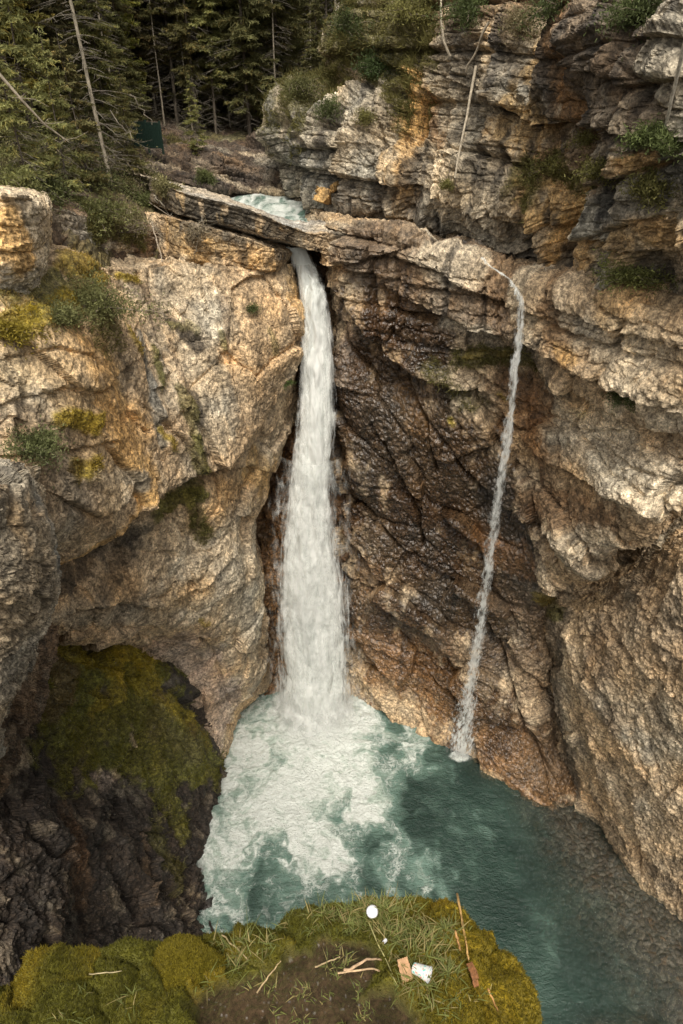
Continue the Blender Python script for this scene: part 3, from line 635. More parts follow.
radial = fbm(np.stack([ang * 3.4 + wp[:, 0] * .5, rd * .28, 0 * rd], 1).astype(F32), 4, 208)
val = foam * 1.45 - .60 + .50 * cloud + .30 * (lace - .25) + .16 * (lace2 - .2) + .22 * radial
milk = sstep(-.55, 1.0, foam * 1.5 - .5 + .45 * cloud + .12 * radial)
F = sstep(-.02, 1.02, val + .12 * lace2 + .25 * np.exp(-(rd / 3.2) ** 2))
vein = sstep(.52, .86, lace + .25 * lace2) * sstep(.10, .5, foam + .12 * cloud)
F = np.clip(np.maximum(F, .45 * vein * (.6 + .4 * lace2)) + sstep(.3, .8, foam2 + .25 * cloud), 0, 1) * (.80 + .20 * sstep(-.4, .5, cloud + .4 * lace2 - .1))
F = np.clip(F, 0, 1)
turb = np.exp(-(rd / 5.5) ** 2)
calm = fbm(W3 * np.array([1.2, 2.0, 1]) + wp * .6, 4, 210)
wz = (.035 * calm + turb * (.12 * fbm(q * 1.0, 4, 211) + .05 * lace) + .05 * F * lace2 + .2 * np.exp(-(rd / 1.5) ** 2) + .14 * foam2 * (1 + lace2))
shal = np.zeros(len(W2))
shore = [Zxy(470, 748), Zxy(520, 772), Zxy(560, 800), Zxy(600, 850), Zxy(640, 905), Zxy(690, 960), Zxy(740, 1030)]
dsh = polyline_dist(W2, np.array(shore)) + .7 * wp[:, 0]
wid = 2.2 + 5.2 * sstep(24, 15, W2[:, 1])
shal = sstep(1.0, .0, dsh / wid)
shal = np.maximum(shal, sstep(13.2, 9.2, W2[:, 1] + .12 * (16 - W2[:, 0]) + 1.0 * wp[:, 1]) * sstep(7.5, 13, W2[:, 0]))
m = new_mat('pool_water'); k = N(m)
fa = k.n('Attribute', _attribute_name='Foam'); sa = k.n('Attribute', _attribute_name='Shallow'); ma = k.n('Attribute', _attribute_name='Milk')
P = k.scaled((1, 1, 1)); Pw = k.scaled((1.0, 1.9, 1))
b1 = k.noise(2.6, 5, .6, Pw, .6); b2 = k.noise(9, 3, .55, P)
f_ = k.n('ShaderNodeMix'.replace('ShaderNode', ''), _data_type='FLOAT')
fm = k.math('MULTIPLY', fa.outputs['Fac'], k.math('MULTIPLY', k.ramp(k.noise(7, 4, .65, P, .6), .25, .6, .66, 1.1), k.ramp(k.noise(1.5, 6, .68, P, .9), .30, .58, .42, 1.08)))
deep = k.mix(k.ramp(k.noise(.35, 3, .5, P), .35, .7), (.018, .035, .028), (.030, .056, .044))
milky = k.mix(k.ramp(ma.outputs['Fac'], .0, .55), deep, (.115, .185, .150)); milky = k.mix(k.ramp(ma.outputs['Fac'], .45, 1.0), milky, (.34, .41, .345))
vw = k.n('VectorMath', _operation='ADD'); nz = k.n('TexNoise', Scale=.9, Detail=5, Roughness=.65); k.l(P, nz.inputs['Vector'])
sc_ = k.n('VectorMath', _operation='SCALE'); k.l(nz.outputs['Color'], sc_.inputs[0]); sc_.inputs['Scale'].default_value = 2.2; k.l(P, vw.inputs[0]); k.l(sc_.outputs[0], vw.inputs[1])
def lacev(sc, wdt):
    vv = k.n('TexVoronoi', _feature='DISTANCE_TO_EDGE', Scale=sc); k.l(vw.outputs[0], vv.inputs['Vector']); return k.ramp(vv.outputs['Distance'], 0, wdt, 1., 0.)
lac = k.math('MAXIMUM', k.math('MULTIPLY', lacev(1.1, .13), .9), k.math('MULTIPLY', lacev(2.7, .16), .7))
lac = k.math('MULTIPLY', k.math('MULTIPLY', lac, k.ramp(k.noise(.8, 4, .65, P), .38, .62)), k.ramp(ma.outputs['Fac'], .10, .55, 0., .62))
fm = k.math('MAXIMUM', fm, lac)
cw = k.mix(k.ramp(fm, .04, .85), milky, (.66, .69, .645))
pb = k.n('BsdfPrincipled', Roughness=.07, IOR=1.33); pb.inputs['Specular IOR Level'].default_value = .38; k.l(cw, pb.inputs['Base Color'])
k.l(k.ramp(fm, .1, .7, .09, .65), pb.inputs['Roughness'])
bh = k.math('ADD', k.math('ADD', k.math('MULTIPLY', b1, 1.0), k.math('MULTIPLY', fm, .9)), k.math('MULTIPLY', b2, .30))
k.l(k.bump(bh, .8, .16), pb.inputs['Normal'])
al = k.math('SUBTRACT', 1.0, k.math('MULTIPLY', sa.outputs['Fac'], k.ramp(fm, .0, .4, .78, 0.)))
k.l(al, pb.inputs['Alpha']); k.out(pb.outputs[0])
Vw = np.stack([W2[:, 0], W2[:, 1], wz], 1)
o = mesh_np('pool_water', Vw, grid_faces(600, 760), m, True, {'Foam': F, 'Shallow': shal, 'Milk': milk}); tag(o, kind='structure')

# bed of the pool with pebbles
bx = np.linspace(-12, 24, 700); by = np.linspace(5, 33, 560); BX, BY = np.meshgrid(bx, by)
B3 = np.stack([BX.ravel(), BY.ravel(), np.zeros(BX.size)], 1).astype(F32)
bs = np.clip(1 - polyline_dist(B3[:, :2], np.array(shore)) / 7, 0, 1); bs = np.maximum(bs, sstep(14, 9, B3[:, 1]) * sstep(6, 11, B3[:, 0]))
po, pe, pi_ = worley(B3 * 3.3 + .5 * fbm(B3 * 1.2, 2, 219)[:, None], 220, .2)
bz = -1.5 + 1.15 * sstep(.1, .9, bs) + .12 * fbm(B3 * .7, 3, 221) + .07 * sstep(0, .3, pe)
pcol = C['brown'] * .8 * (1 - pi_[:, None]) + np.where((pi_ * 13 % 1)[:, None] > .85, C['rust2'] * .9, C['grey'] * .9) * pi_[:, None]
pcol = pcol * .42 * (.35 + 1.2 * (po * 3.3 % 1)[:, None])
o = mesh_np('river_bed', np.stack([B3[:, 0], B3[:, 1], bz], 1), grid_faces(560, 700), M_rock_fine, True, {'Col': pcol.astype(F32), 'Wet': np.full(len(B3), .5, F32)}); tag(o, kind='structure')

# ray casting against the rock, to stand things on it
_bv, _bf, _off = [], [], 0
for nm, (G, o_) in CLIFFS.items():
    g = G[::3, ::3]; nv_, nu_ = g.shape[:2]
    _bv.append(g.reshape(-1, 3)); _bf.append(grid_faces(nv_, nu_) + _off); _off += nv_ * nu_
BVH = BVHTree.FromPolygons(np.concatenate(_bv).tolist(), np.concatenate(_bf).tolist())
def hit(px, py, back=0.0):
    r = ray(px, py); r = r / np.linalg.norm(r)
    h = BVH.ray_cast(Vector(CAM), Vector(r))
    if h[0] is None: return PY(px, py, 30), np.array([0, -1, 0.])
    n = np.array(h[1]);
    if n @ r > 0: n = -n
    return np.array(h[0]) - r * back, n
def ground_z(x, y, z0=70):
    h = BVH.ray_cast(Vector((x, y, z0)), Vector((0, 0, -1)))
    return None if h[0] is None else (h[0].z, h[1])

# ---- falling water
def fall_material(name, aw=.35, dens=1.0, streak=(3.2, 3.2, .34), dark=(.70, .73, .69), lacy=0.0):
    m = new_mat(name); k = N(m)
    U = k.n('Attribute', _attribute_name='U'); T = k.n('Attribute', _attribute_name='T')
    Ps = k.scaled(streak); P = k.scaled((1, 1, .30))
    n1 = k.noise(1.0, 5, .62, Ps, .35); n2 = k.noise(3.2, 4, .65, P, .5); n3 = k.noise(1.1, 3, .5, P)
    nn = k.math('ADD', k.math('MULTIPLY', n1, .55), k.math('MULTIPLY', n2, .45))
    e = k.math('SUBTRACT', 1.0, k.math('ABSOLUTE', U.outputs['Fac']))
    a = k.math('ADD', k.math('MULTIPLY', e, 1.0 / aw), k.math('MULTIPLY', k.math('SUBTRACT', nn, .5), 3.2 + 3.5 * lacy))
    a = k.math('MULTIPLY', k.ramp(a, .05 + .3 * lacy, .95 + .5 * lacy), dens); a = k.math('MULTIPLY', a, k.ramp(k.math('ADD', T.outputs['Fac'], k.math('MULTIPLY', nn, .12)), 1.0 if lacy else .89, 1.08 if lacy else 1.06, 1., 0.))
    if lacy: a = k.math('MULTIPLY', a, k.math('ADD', k.ramp(T.outputs['Fac'], .18, .42, 1., .62), k.ramp(T.outputs['Fac'], .82, .95, 0., .3)))
    c = k.mix(k.ramp(nn, .34, .60), dark, (.90, .91, .87))
    c = k.mix(k.ramp(T.outputs['Fac'], .0, .14, .35, 0.), c, (.42, .47, .44))
    d = k.n('BsdfPrincipled', Roughness=.5, IOR=1.33); k.l(c, d.inputs['Base Color'])
    d.inputs['Specular IOR Level'].default_value = .25
    k.l(k.bump(k.math('ADD', n1, n2), .35, .05), d.inputs['Normal']); k.l(a, d.inputs['Alpha'])
    k.out(d.outputs[0]); return m
def fall_sheet(name, path, mat, nu=48, nv=520, seed=0, bulge=.35, parent=None, yoff=0., amp=.10):
    Pc = np.array([p[0] for p in path]); Wd = np.array([[p[1]] * 3 for p in path], float)
    Pc = resample_rows(Pc[:, None, :], nv, 0)[:, 0]; 
    t0 = np.linspace(0, 1, nv); Wd = np.interp(t0, np.linspace(0, 1, len(path)), Wd[:, 0])
    u = np.linspace(-1, 1, nu)
    V = np.zeros((nv, nu, 3)); V[..., 0] = Pc[:, 0, None] + Wd[:, None] * u * .5
    V[..., 1] = Pc[:, 1, None] - bulge * Wd[:, None] * (1 - u ** 2) + yoff; V[..., 2] = Pc[:, 2, None]
    p = V.reshape(-1, 3).astype(F32)
    d = fbm(p * np.array([2.2, 2.2, .3]) + seed * 9.1, 4, 300 + seed) * amp + fbm(p * np.array([5, 5, .6]), 3, 310 + seed) * amp * .35
    p[:, 1] -= d; p[:, 0] += .5 * amp * fbm(p * np.array([1, 1, .9]) + 7, 3, 320 + seed)
    U = np.tile(u, (nv, 1)).ravel(); T = np.repeat(t0, nu)
    return mesh_np(name, p, grid_faces(nv, nu), mat, True, {'U': U, 'T': T}, parent)
def mid(x0, x1, y, Y):
    a, b = PY(x0, y, Y), PY(x1, y, Y); return ((a + b) / 2, abs(b[0] - a[0]))
main = [mid(284,306,246,30.2), mid(287,318,262,29.9), mid(292,332,290,29.4), mid(294,337,330,29.1), mid(294,340,370,28.9), mid(291,343,410,28.7), mid(280,346,450,28.5),
        mid(271,347,500,28.3), mid(269,351,550,28.2), mid(271,353,600,28.2), mid(277,353,650,28.2), mid(274,357,685,28.3), mid(258,374,716,28.3)]
wf = bpy.data.objects.new('waterfall', None); COL.objects.link(wf); wf.location = (float(imp[0]), float(imp[1]), 0)
tag(wf, 'tall white main waterfall pouring from the slot under the rock slab', 'waterfall')
wf['_'] = 0; del wf['_']
Mf1 = fall_material('falling_water', .42, 1.0, (3.4, 3.4, .16)); Mf2 = fall_material('falling_water_spray', .85, .7, (2.4, 2.4, .25))
inv = -np.array(wf.location)
def reparent(o, root):
    o.parent = root
    me = o.data; n = len(me.vertices); c = np.zeros(n * 3, F32); me.vertices.foreach_get('co', c)
    c = c.reshape(-1, 3) - np.array(root.location, F32); me.vertices.foreach_set('co', c.ravel()); me.update(); return o
reparent(fall_sheet('water_curtain', main, Mf1, seed=1), wf)
reparent(fall_sheet('water_curtain', [(c + np.array([.0, -.2, 0]), w_ * .9) for c, w_ in main[1:]], Mf2, seed=2, amp=.2), wf)
reparent(fall_sheet('spray_veil', [(c + np.array([.0, -.1, 0]), w_ * (1.12 + .05 * i)) for i, (c, w_) in enumerate(main[6:])], fall_material('spray_veil', 1.2, .42, (2, 2, .8)), seed=3, amp=.25), wf)

side_px = [(482,257,5),(487,264,6),(496,270,8),(506,277,10),(514,288,12),(519,302,13),(519,320,13),(517,345,14),(514,370,14),(511,400,15),(507,430,15),(503,460,16),
           (498,490,17),(494,520,17),(489,550,17),(484,590,17),(479,630,18),(473,665,22),(467,695,30),(463,720,34),(461,742,38),(460,754,38)]
side = []; hits = []
for x, y, wd in side_px:
    h, n = hit(x, y, .45 if y < 350 else .15); hits.append(h)
Ys = np.array([h[1] for h in hits]);
for i in range(9, len(hits)): Ys[i] = min(Ys[i], Ys[i - 1] + .02) if Ys[i] > Ys[i - 1] else Ys[i]
Ys[4:9] = np.minimum.accumulate(Ys[4:9])
Ys[8:] = np.minimum(Ys[8:], np.interp(np.arange(8, len(Ys)), [8, len(Ys) - 1], [Ys[8], Zxy(460, 754)[1] - .05]))
for (x, y, wd), Yy in zip(side_px, Ys):
    side.append(mid(x - wd * .56, x + wd * .56, y, Yy))
sf = bpy.data.objects.new('waterfall', None); COL.objects.link(sf); sf.location = (float(imp2[0]), float(imp2[1]), 0)
tag(sf, 'thin lacy side waterfall trickling down the wet brown wall', 'waterfall')
Ms = fall_material('trickle', .9, .66, (7, 7, 2.4), (.55, .57, .53), .6)
reparent(fall_sheet('water_curtain', side, Ms, nu=20, seed=5, amp=.05, bulge=.2), sf)
reparent(fall_sheet('water_curtain', [(c + np.array([.04, -.12, 0]), w_ * .8) for c, w_ in side], Ms, nu=16, seed=6, amp=.08, bulge=.2), sf)

# mist where the main fall lands
m = new_mat('mist'); k = N(m)
tc = k.n('TexCoord'); ln = k.n('VectorMath', _operation='LENGTH'); k.l(tc.outputs['Object'], ln.inputs[0])
fall_ = k.ramp(ln.outputs['Value'], .15, .98, 1., 0.)
mp = k.n('Mapping'); mp.inputs['Scale'].default_value = (2.2, 2.2, 2.2); k.l(tc.outputs['Object'], mp.inputs['Vector'])
dn = k.math('MULTIPLY', k.math('MULTIPLY', fall_, fall_), k.ramp(k.noise(1.3, 3, .6, mp.outputs[0]), .35, .7, .25, 1.))
pv = k.n('VolumePrincipled'); pv.inputs['Color'].default_value = (.95, .95, .93, 1); pv.inputs['Anisotropy'].default_value = .1
k.l(k.math('MULTIPLY', dn, 3.2), pv.inputs['Density']); k.out(None, pv.outputs[0])
def ellipsoid(name, c, r, mat):
    import bmesh
    bm = bmesh.new(); bmesh.ops.create_icosphere(bm, subdivisions=3, radius=1)
    me = bpy.data.meshes.new(name); bm.to_mesh(me); bm.free(); me.materials.append(mat)
    o = bpy.data.objects.new(name, me); COL.objects.link(o); o.location = c; o.scale = r
    return tag(o, kind='stuff')
tag(ellipsoid('mist', (float(imp[0]), float(imp[1]) - .7, .9), (3.8, 2.6, 4.6), m), 'pale spray hanging where the main waterfall hits the pool', 'mist')

# stream above the slab
sx = np.linspace(-9, 1.5, 160); sy = np.linspace(31, 42, 160); SX, SY = np.meshgrid(sx, sy)
S3 = np.stack([SX.ravel(), SY.ravel(), np.zeros(SX.size)], 1).astype(F32)
ssz = 30.2 + .35 * sstep(33.5, 36, S3[:, 1]) + .3 * sstep(36, 40, S3[:, 1]) + (.12 * fbm(S3 * .9, 4, 231)) + .04 * ridged(S3 * 2.2, 3, 232)
ssf = np.clip(.35 + .7 * ridged(S3 * np.array([1.6, .8, 1]) + .4 * fbm(S3, 2, 9)[:, None], 4, 233) + .8 * sstep(38.2, 39.6, S3[:, 1]), 0, 1)
o = mesh_np('stream_water', np.stack([S3[:, 0], S3[:, 1], ssz], 1), grid_faces(160, 160), bpy.data.materials['pool_water'], True, {'Foam': ssf, 'Shallow': ssf * 0, 'Milk': ssf * .5 + .4}); tag(o, kind='structure')

# ================================================================ MOSSY LEDGE IN FRONT
LZ = 33.2
out_px = [(-30,985),(-4,958),(18,938),(48,924),(90,926),(120,921),(150,926),(185,921),(228,918),(262,911),(290,894),(325,883),(355,889),(385,884),(420,878),(447,883),
          (474,901),(497,913),(517,937),(539,962),(554,998),(564,1040)]
poly = [PZ(x, y, LZ)[:2] for x, y in out_px] + [np.array(a) for a in [(1.15, .2), (1.6, -3.5), (-6, -3.5), (-5, .4), (-2.6, .75)]]
poly = np.array(poly)
def sdf(p):
    d = np.full(len(p), 1e9); inside = np.zeros(len(p), bool)
    for a, b in zip(poly, np.roll(poly, -1, 0)):
        ab = b - a; t = np.clip(((p - a) @ ab) / (ab @ ab), 0, 1)
        d = np.minimum(d, np.linalg.norm(p - (a + t[:, None] * ab), axis=1))
        c = ((a[1] > p[:, 1]) != (b[1] > p[:, 1])) & (p[:, 0] < (b[0] - a[0]) * (p[:, 1] - a[1]) / (b[1] - a[1] + 1e-12) + a[0])
        inside ^= c
    return np.where(inside, d, -d)
lx = np.concatenate([np.linspace(-8, -2.1, 60, endpoint=False), np.linspace(-2.1, 1.45, 800), np.linspace(1.47, 4, 40)])
ly = np.concatenate([np.linspace(-4.5, .75, 60, endpoint=False), np.linspace(.75, 2.15, 330), np.linspace(2.17, 4, 40)])
LX, LY = np.meshgrid(lx, ly); L3 = np.stack([LX.ravel(), LY.ravel(), np.zeros(LX.size)], 1).astype(F32)
def ledge_fields(L3):
    sd_ = sdf(L3[:, :2]) + .035 * fbm(L3 * 4, 3, 241) + .012 * fbm(L3 * 16, 2, 242)
    soilc = [PZ(300, 1010, LZ)[:2], PZ(235, 1015, LZ)[:2], PZ(345, 965, LZ)[:2], PZ(380, 1012, LZ)[:2], PZ(300, 965, LZ)[:2]]
    so_ = np.zeros(len(L3))
    for c, r in zip(soilc, (.25, .16, .17, .17, .10)):
        so_ = np.maximum(so_, np.exp(-(np.linalg.norm((L3[:, :2] - c) * np.array([.8, 1]), axis=1) / r) ** 2))
    so_ = sstep(.38, .62, so_ + .34 * fbm(L3 * 5, 4, 243) + .08 * fbm(L3 * 22, 2, 244))
    hw = L3 + .12 * np.stack([fbm(L3 * 3, 2, 245), fbm(L3 * 3, 2, 246), 0 * L3[:, 0]], 1)
    a_, e_, i_ = worley(hw * 3.4, 247, .2); a2, e2, i2 = worley(hw * 9.5, 248, .2)
    hum = .13 * np.sqrt(np.clip(e_ * 1.3, 0, 1)) + .040 * np.sqrt(np.clip(e2, 0, 1)) + .05 * a_
    z = LZ + .09 * fbm(L3 * 1.3, 3, 249) + hum * (1 - so_) - .035 * so_ + .010 * fbm(L3 * 14, 3, 250) + .006 * fbm(L3 * 45, 2, 251)
    z -= .05
    edge = np.clip(.42 - sd_, 0, .42); z = z - edge ** 2 * 1.1
    outd = np.clip(-sd_, 0, 99); z = z - np.where(outd > 0, 6.0 * outd + .15 * fbm(L3 * 3, 3, 252) * sstep(0, .3, outd), 0)
    return z, so_, sd_, e_, i_
lz, so_, sd_, e_, i_ = ledge_fields(L3)
mo = fbm(L3 * 2.2, 3, 253)[:, None]; mi = i_[:, None]
gold = np.clip(sstep(.0, .8, mo + 1.1 * (mi - .45)), 0, 1) * .75
rightm = sstep(.1, .7, L3[:, 0])[:, None]
mossc = np.array([.095, .090, .012]) * (1 - gold) + np.array([.21, .155, .014]) * gold
mossc = mossc * (1 - .6 * rightm) + np.array([.36, .235, .012]) * .6 * rightm
mossc = mossc * .78 * (1 + .22 * fbm(L3 * 12, 3, 254))[:, None]
soilcol = C['soil'] * .6 * (1 + .5 * fbm(L3 * 18, 3, 255))[:, None] + (sstep(1.0, 1.3, fbm(L3 * 85, 1, 256)) * .10)[:, None]
lc = mossc * (1 - so_[:, None]) + soilcol * so_[:, None]
under = sstep(.02, .14, -sd_)[:, None]; lc = lc * (1 - under) + C['brown'] * .5 * under
def moss_material(name):
    m = new_mat(name); k = N(m); col = k.n('Attribute', _attribute_name='Col'); P = k.scaled((1, 1, 1))
    n1 = k.noise(60, 4, .7, P); n2 = k.noise(150, 2, .6, P); n3 = k.noise(14, 4, .6, P)
    f = k.math('MULTIPLY', k.ramp(n1, .3, .7, .5, 1.45), k.ramp(n3, .3, .7, .75, 1.25))
    cc = k.n('CombineColor'); [k.l(f, cc.inputs[i]) for i in range(3)]
    b = k.n('BsdfPrincipled', Roughness=.95); b.inputs['Specular IOR Level'].default_value = .15
    b.inputs['Sheen Weight'].default_value = .25; b.inputs['Sheen Tint'].default_value = (.6, .6, .2, 1)
    k.l(k.mix(1.0, col.outputs['Color'], cc.outputs[0], 'MULTIPLY'), b.inputs['Base Color'])
    k.l(k.bump(k.math('ADD', n1, k.math('MULTIPLY', n2, .5)), 1.0, .012), b.inputs['Normal']); k.out(b.outputs[0]); return m
M_moss = moss_material('moss')
lv = np.stack([L3[:, 0], L3[:, 1], lz], 1)
o = mesh_np('ledge_ground', lv, grid_faces(len(ly), len(lx))[:, ::-1], M_moss, True, {'Col': np.clip(lc, .005, .6).astype(F32)}); tag(o, kind='structure')
# ledge lookups
def ledge_z(x, y):
    z, *_ = ledge_fields(np.array([[x, y, 0]], F32)); return float(z[0])
def on_ledge(px, py):
    z = LZ
    for _ in range(5):
        p = PZ(px, py, z); z = .5 * z + .5 * ledge_z(p[0], p[1])
    return PZ(px, py, z)

rng = np.random.default_rng(7)
def blades(name, base, length, width, lean, colr, mat, segs=3, up=None, parent=None, droop=.6):
    n = len(base); az = rng.uniform(0, 2 * np.pi, n) if lean is None else lean
    d = np.stack([np.cos(az), np.sin(az), np.zeros(n)], 1); side_ = np.stack([-np.sin(az), np.cos(az), np.zeros(n)], 1)
    V = []; 
    tilt = rng.uniform(.2, 1.0, n)
    for s in range(segs + 1):
        t = s / segs
        fwd = length * (t * tilt * .8 + droop * t * t * .5); h = length * (t * (1 - .45 * tilt) - droop * .55 * t * t)
        c = base + d * fwd[:, None] + np.array([0, 0, 1.]) * h[:, None]
        wv = width * (1 - t) ** .7 * .5 + 1e-4
        V.append(c - side_ * wv[:, None]); V.append(c + side_ * wv[:, None])
    V = np.stack(V, 1).reshape(-1, 3); k_ = 2 * (segs + 1); o_ = np.arange(n)[:, None] * k_
    Fs = np.concatenate([o_ + np.array([[2 * s, 2 * s + 1, 2 * s + 3, 2 * s + 2]]) for s in range(segs)])
    return mesh_np(name, V, Fs, mat, True, {'Col': np.repeat(colr, k_, 0).astype(F32)}, parent)
def leaf_material(name, trans=.35, rough=.6, rnd=0.0):
    m = new_mat(name); k = N(m); col = k.n('Attribute', _attribute_name='Col'); c = col.outputs['Color']
    if rnd:
        oi = k.n('ObjectInfo'); h = k.n('HueSaturation'); k.l(k.ramp(oi.outputs['Random'], 0, 1, .5 - .012 * rnd, .5 + .025 * rnd), h.inputs['Hue'])
        k.l(k.math('MULTIPLY_ADD', oi.outputs['Random'], .5), h.inputs['Value']); h.inputs['Value'].links[0].from_node.inputs[2].default_value = .75
        k.l(c, h.inputs['Color']); c = h.outputs[0]
    d = k.n('BsdfPrincipled', Roughness=rough); d.inputs['Specular IOR Level'].default_value = .2; k.l(c, d.inputs['Base Color'])
    t = k.n('BsdfTranslucent'); k.l(c, t.inputs['Color']); mx = k.n('MixShader'); mx.inputs[0].default_value = trans
    k.l(d.outputs[0], mx.inputs[1]); k.l(t.outputs[0], mx.inputs[2]); k.out(mx.outputs[0]); return m
M_leaf = leaf_material('leaf'); M_needle = leaf_material('needles', .38, .7, 1.0)
# fuzz of the moss
n = 90000
cx = rng.uniform(-1.9, 1.15, n * 2); cy = rng.uniform(.85, 2.05, n * 2); c3 = np.stack([cx, cy, 0 * cx], 1).astype(F32)
z_, s_, q_, e2_, i2_ = ledge_fields(c3); kp = (q_ > -.05) & (s_ < .5 * rng.uniform(.3, 1.3, len(s_)))
c3 = c3[kp][:n]; z_ = z_[kp][:n]; i2_ = i2_[kp][:n]
mo2 = fbm(c3 * 2.2, 3, 253)[:, None]; g2 = np.clip(sstep(0, .8, mo2 + 1.1 * (i2_[:, None] - .45)), 0, 1) * .75
mc = .8 * (np.array([.11, .105, .012]) * (1 - g2) + np.array([.27, .195, .014]) * g2) * (1 + .35 * sstep(.1, .7, c3[:, :1]) * np.array([1.5, .7, -.5])) * rng.uniform(.45, 1.5, (len(c3), 1))
base = np.stack([c3[:, 0], c3[:, 1], z_ - .002], 1)
tag(blades('moss_fuzz', base, rng.uniform(.010, .026, len(c3)), np.full(len(c3), .0045), None, mc, M_leaf, 1, droop=.2), 'green and golden moss covering the near ledge', 'moss', kind='stuff')
# grass on the ledge
gb = []; gl = []; gc = []
for (x, y, r, cnt, ln_) in [(372,905,26,330,.10),(350,900,22,200,.09),(400,925,22,260,.10),(425,945,26,300,.11),(445,935,16,120,.09),(415,985,18,160,.09),(440,975,16,110,.09),(325,905,24,160,.09),(395,895,18,130,.09),
                       (238,940,20,80,.14),(215,930,12,30,.10),(262,935,14,40,.10),(340,950,14,60,.07),(130,1000,20,14,.10),(205,975,7,12,.08),(285,905,14,40,.08),(360,1000,40,60,.06),(290,985,50,70,.05),(260,960,40,50,.07),(330,1000,60,60,.05),(70,1010,30,10,.08),(310,1010,40,22,.06),(435,1010,25,70,.08),(470,1000,25,40,.05)]:
    tx = rng.normal(x, r * .55, max(3, cnt // 9)); ty = rng.normal(y, r * .4, len(tx))
    for a, b in zip(tx, ty):
        p = PZ(a, b, LZ)
        for _ in range(9):
            gb.append(p[:2] + rng.normal(0, .014, 2)); gl.append(.82 * ln_ * rng.uniform(.5, 1.35))
            gc.append(np.array([.17, .19, .055]) * rng.uniform(.55, 1.3) if rng.random() < .72 else np.array([.33, .27, .11]) * rng.uniform(.6, 1.2))
gb = np.array(gb); gz, _, gq, _, _ = ledge_fields(np.concatenate([gb, np.zeros((len(gb), 1))], 1).astype(F32)); kp = gq > .02
tag(blades('grass', np.concatenate([gb, gz[:, None] - .004], 1)[kp], np.array(gl)[kp], rng.uniform(.0035, .007, kp.sum()), None, np.array(gc)[kp], M_leaf, 4), 'tufts of thin green grass on the near ledge', 'grass', kind='stuff')

# short grass, moss and creeping plants rooted on the cliffs
VB = np.concatenate([v[0] for v in VEG]); VN = np.concatenate([v[1] for v in VEG]); VM = np.concatenate([v[2] for v in VEG]); VC = np.concatenate([v[3] for v in VEG]); VO = np.concatenate([v[4] for v in VEG])
cnt = min(len(VB) * 2, 170000); ix = rng.choice(len(VB), cnt, p=VM / VM.sum()); vp = VB[ix] + rng.normal(0, .04, (cnt, 3)); vm = VO[ix] > .3
d_ = VN[ix] * .6 + rng.normal(0, .5, (cnt, 3)) + np.array([0, 0, .35]); d_ /= np.linalg.norm(d_, axis=1, keepdims=True)
clump = sstep(-.2, .5, fbm((vp * 1.3).astype(F32), 3, 611)); ln = np.where(vm, .07, .20) * rng.uniform(.5, 1.4, cnt) * (.35 + clump); wd = np.where(vm, .035, .035)
sv = np.cross(d_, rng.normal(size=(cnt, 3))); sv /= np.linalg.norm(sv, axis=1, keepdims=True)
Q = np.stack([vp - sv * wd[:, None] / 2, vp + sv * wd[:, None] / 2, vp + d_ * ln[:, None] + sv * .004, vp + d_ * ln[:, None] - sv * .004], 1)
cc_ = np.where(vm[:, None], VC[ix] * 1.25, np.array([.16, .145, .05])) * rng.uniform(.6, 1.45, (cnt, 1))
tag(mesh_np('cliff_grass', Q.reshape(-1, 3), np.arange(cnt * 4).reshape(-1, 4), M_leaf, True, {'Col': np.repeat(cc_, 4, 0).astype(F32)}), 'moss and short grass growing on the cliff faces', 'grass', kind='stuff')

# ================================================================ PLANTS
def tube_np(path, rad, k=6):
    path = np.asarray(path, float); n = len(path); rad = np.broadcast_to(np.asarray(rad, float), (n,))
    t = np.gradient(path, axis=0); t /= np.maximum(np.linalg.norm(t, axis=1, keepdims=True), 1e-9)
    ref = np.array([.13, .97, .2]) if abs(t[0, 2]) > .7 else np.array([0, 0, 1.])
    a = np.cross(t, ref); a /= np.linalg.norm(a, axis=1, keepdims=True); b = np.cross(t, a)
    th = np.linspace(0, 2 * np.pi, k, endpoint=False)
    V = path[:, None] + rad[:, None, None] * (np.cos(th)[None, :, None] * a[:, None] + np.sin(th)[None, :, None] * b[:, None])
    F_ = []
    i = np.arange(n - 1)[:, None] * k; j = np.arange(k)[None]; j2 = (j + 1) % k
    F_ = np.stack([i + j, i + j2, i + k + j2, i + k + j], -1).reshape(-1, 4)
    return V.reshape(-1, 3), F_
class Acc:
    def __init__(s): s.V = []; s.F = []; s.C = []; s.n = 0
    def add(s, V, F_, c):
        s.V.append(V); s.F.append(F_ + s.n); s.C.append(np.broadcast_to(np.asarray(c, float), (len(V), 3))); s.n += len(V)
    def quads(s, Q, c):                 # Q: m,4,3
        m_ = len(Q)
        if m_: s.add(Q.reshape(-1, 3), np.arange(m_ * 4).reshape(-1, 4), np.repeat(np.broadcast_to(c, (m_, 3)), 4, 0))
    def build(s, name, mat, parent=None, smooth=True):
        return mesh_np(name, np.concatenate(s.V), np.concatenate(s.F), mat, smooth, {'Col': np.concatenate(s.C).astype(F32)}, parent)
def bark_material(name):
    m = new_mat(name); k = N(m); col = k.n('Attribute', _attribute_name='Col'); P = k.scaled((6, 6, 1.6))
    f = k.ramp(k.noise(3, 4, .65, P), .3, .7, .6, 1.35); cc = k.n('CombineColor'); [k.l(f, cc.inputs[i]) for i in range(3)]
    b = k.n('BsdfPrincipled', Roughness=.9); b.inputs['Specular IOR Level'].default_value = .2
    k.l(k.mix(1.0, col.outputs['Color'], cc.outputs[0], 'MULTIPLY'), b.inputs['Base Color']); k.l(k.bump(k.noise(5, 3, .6, P), .6, .02), b.inputs['Normal']); k.out(b.outputs[0]); return m
M_bark = bark_material('bark')
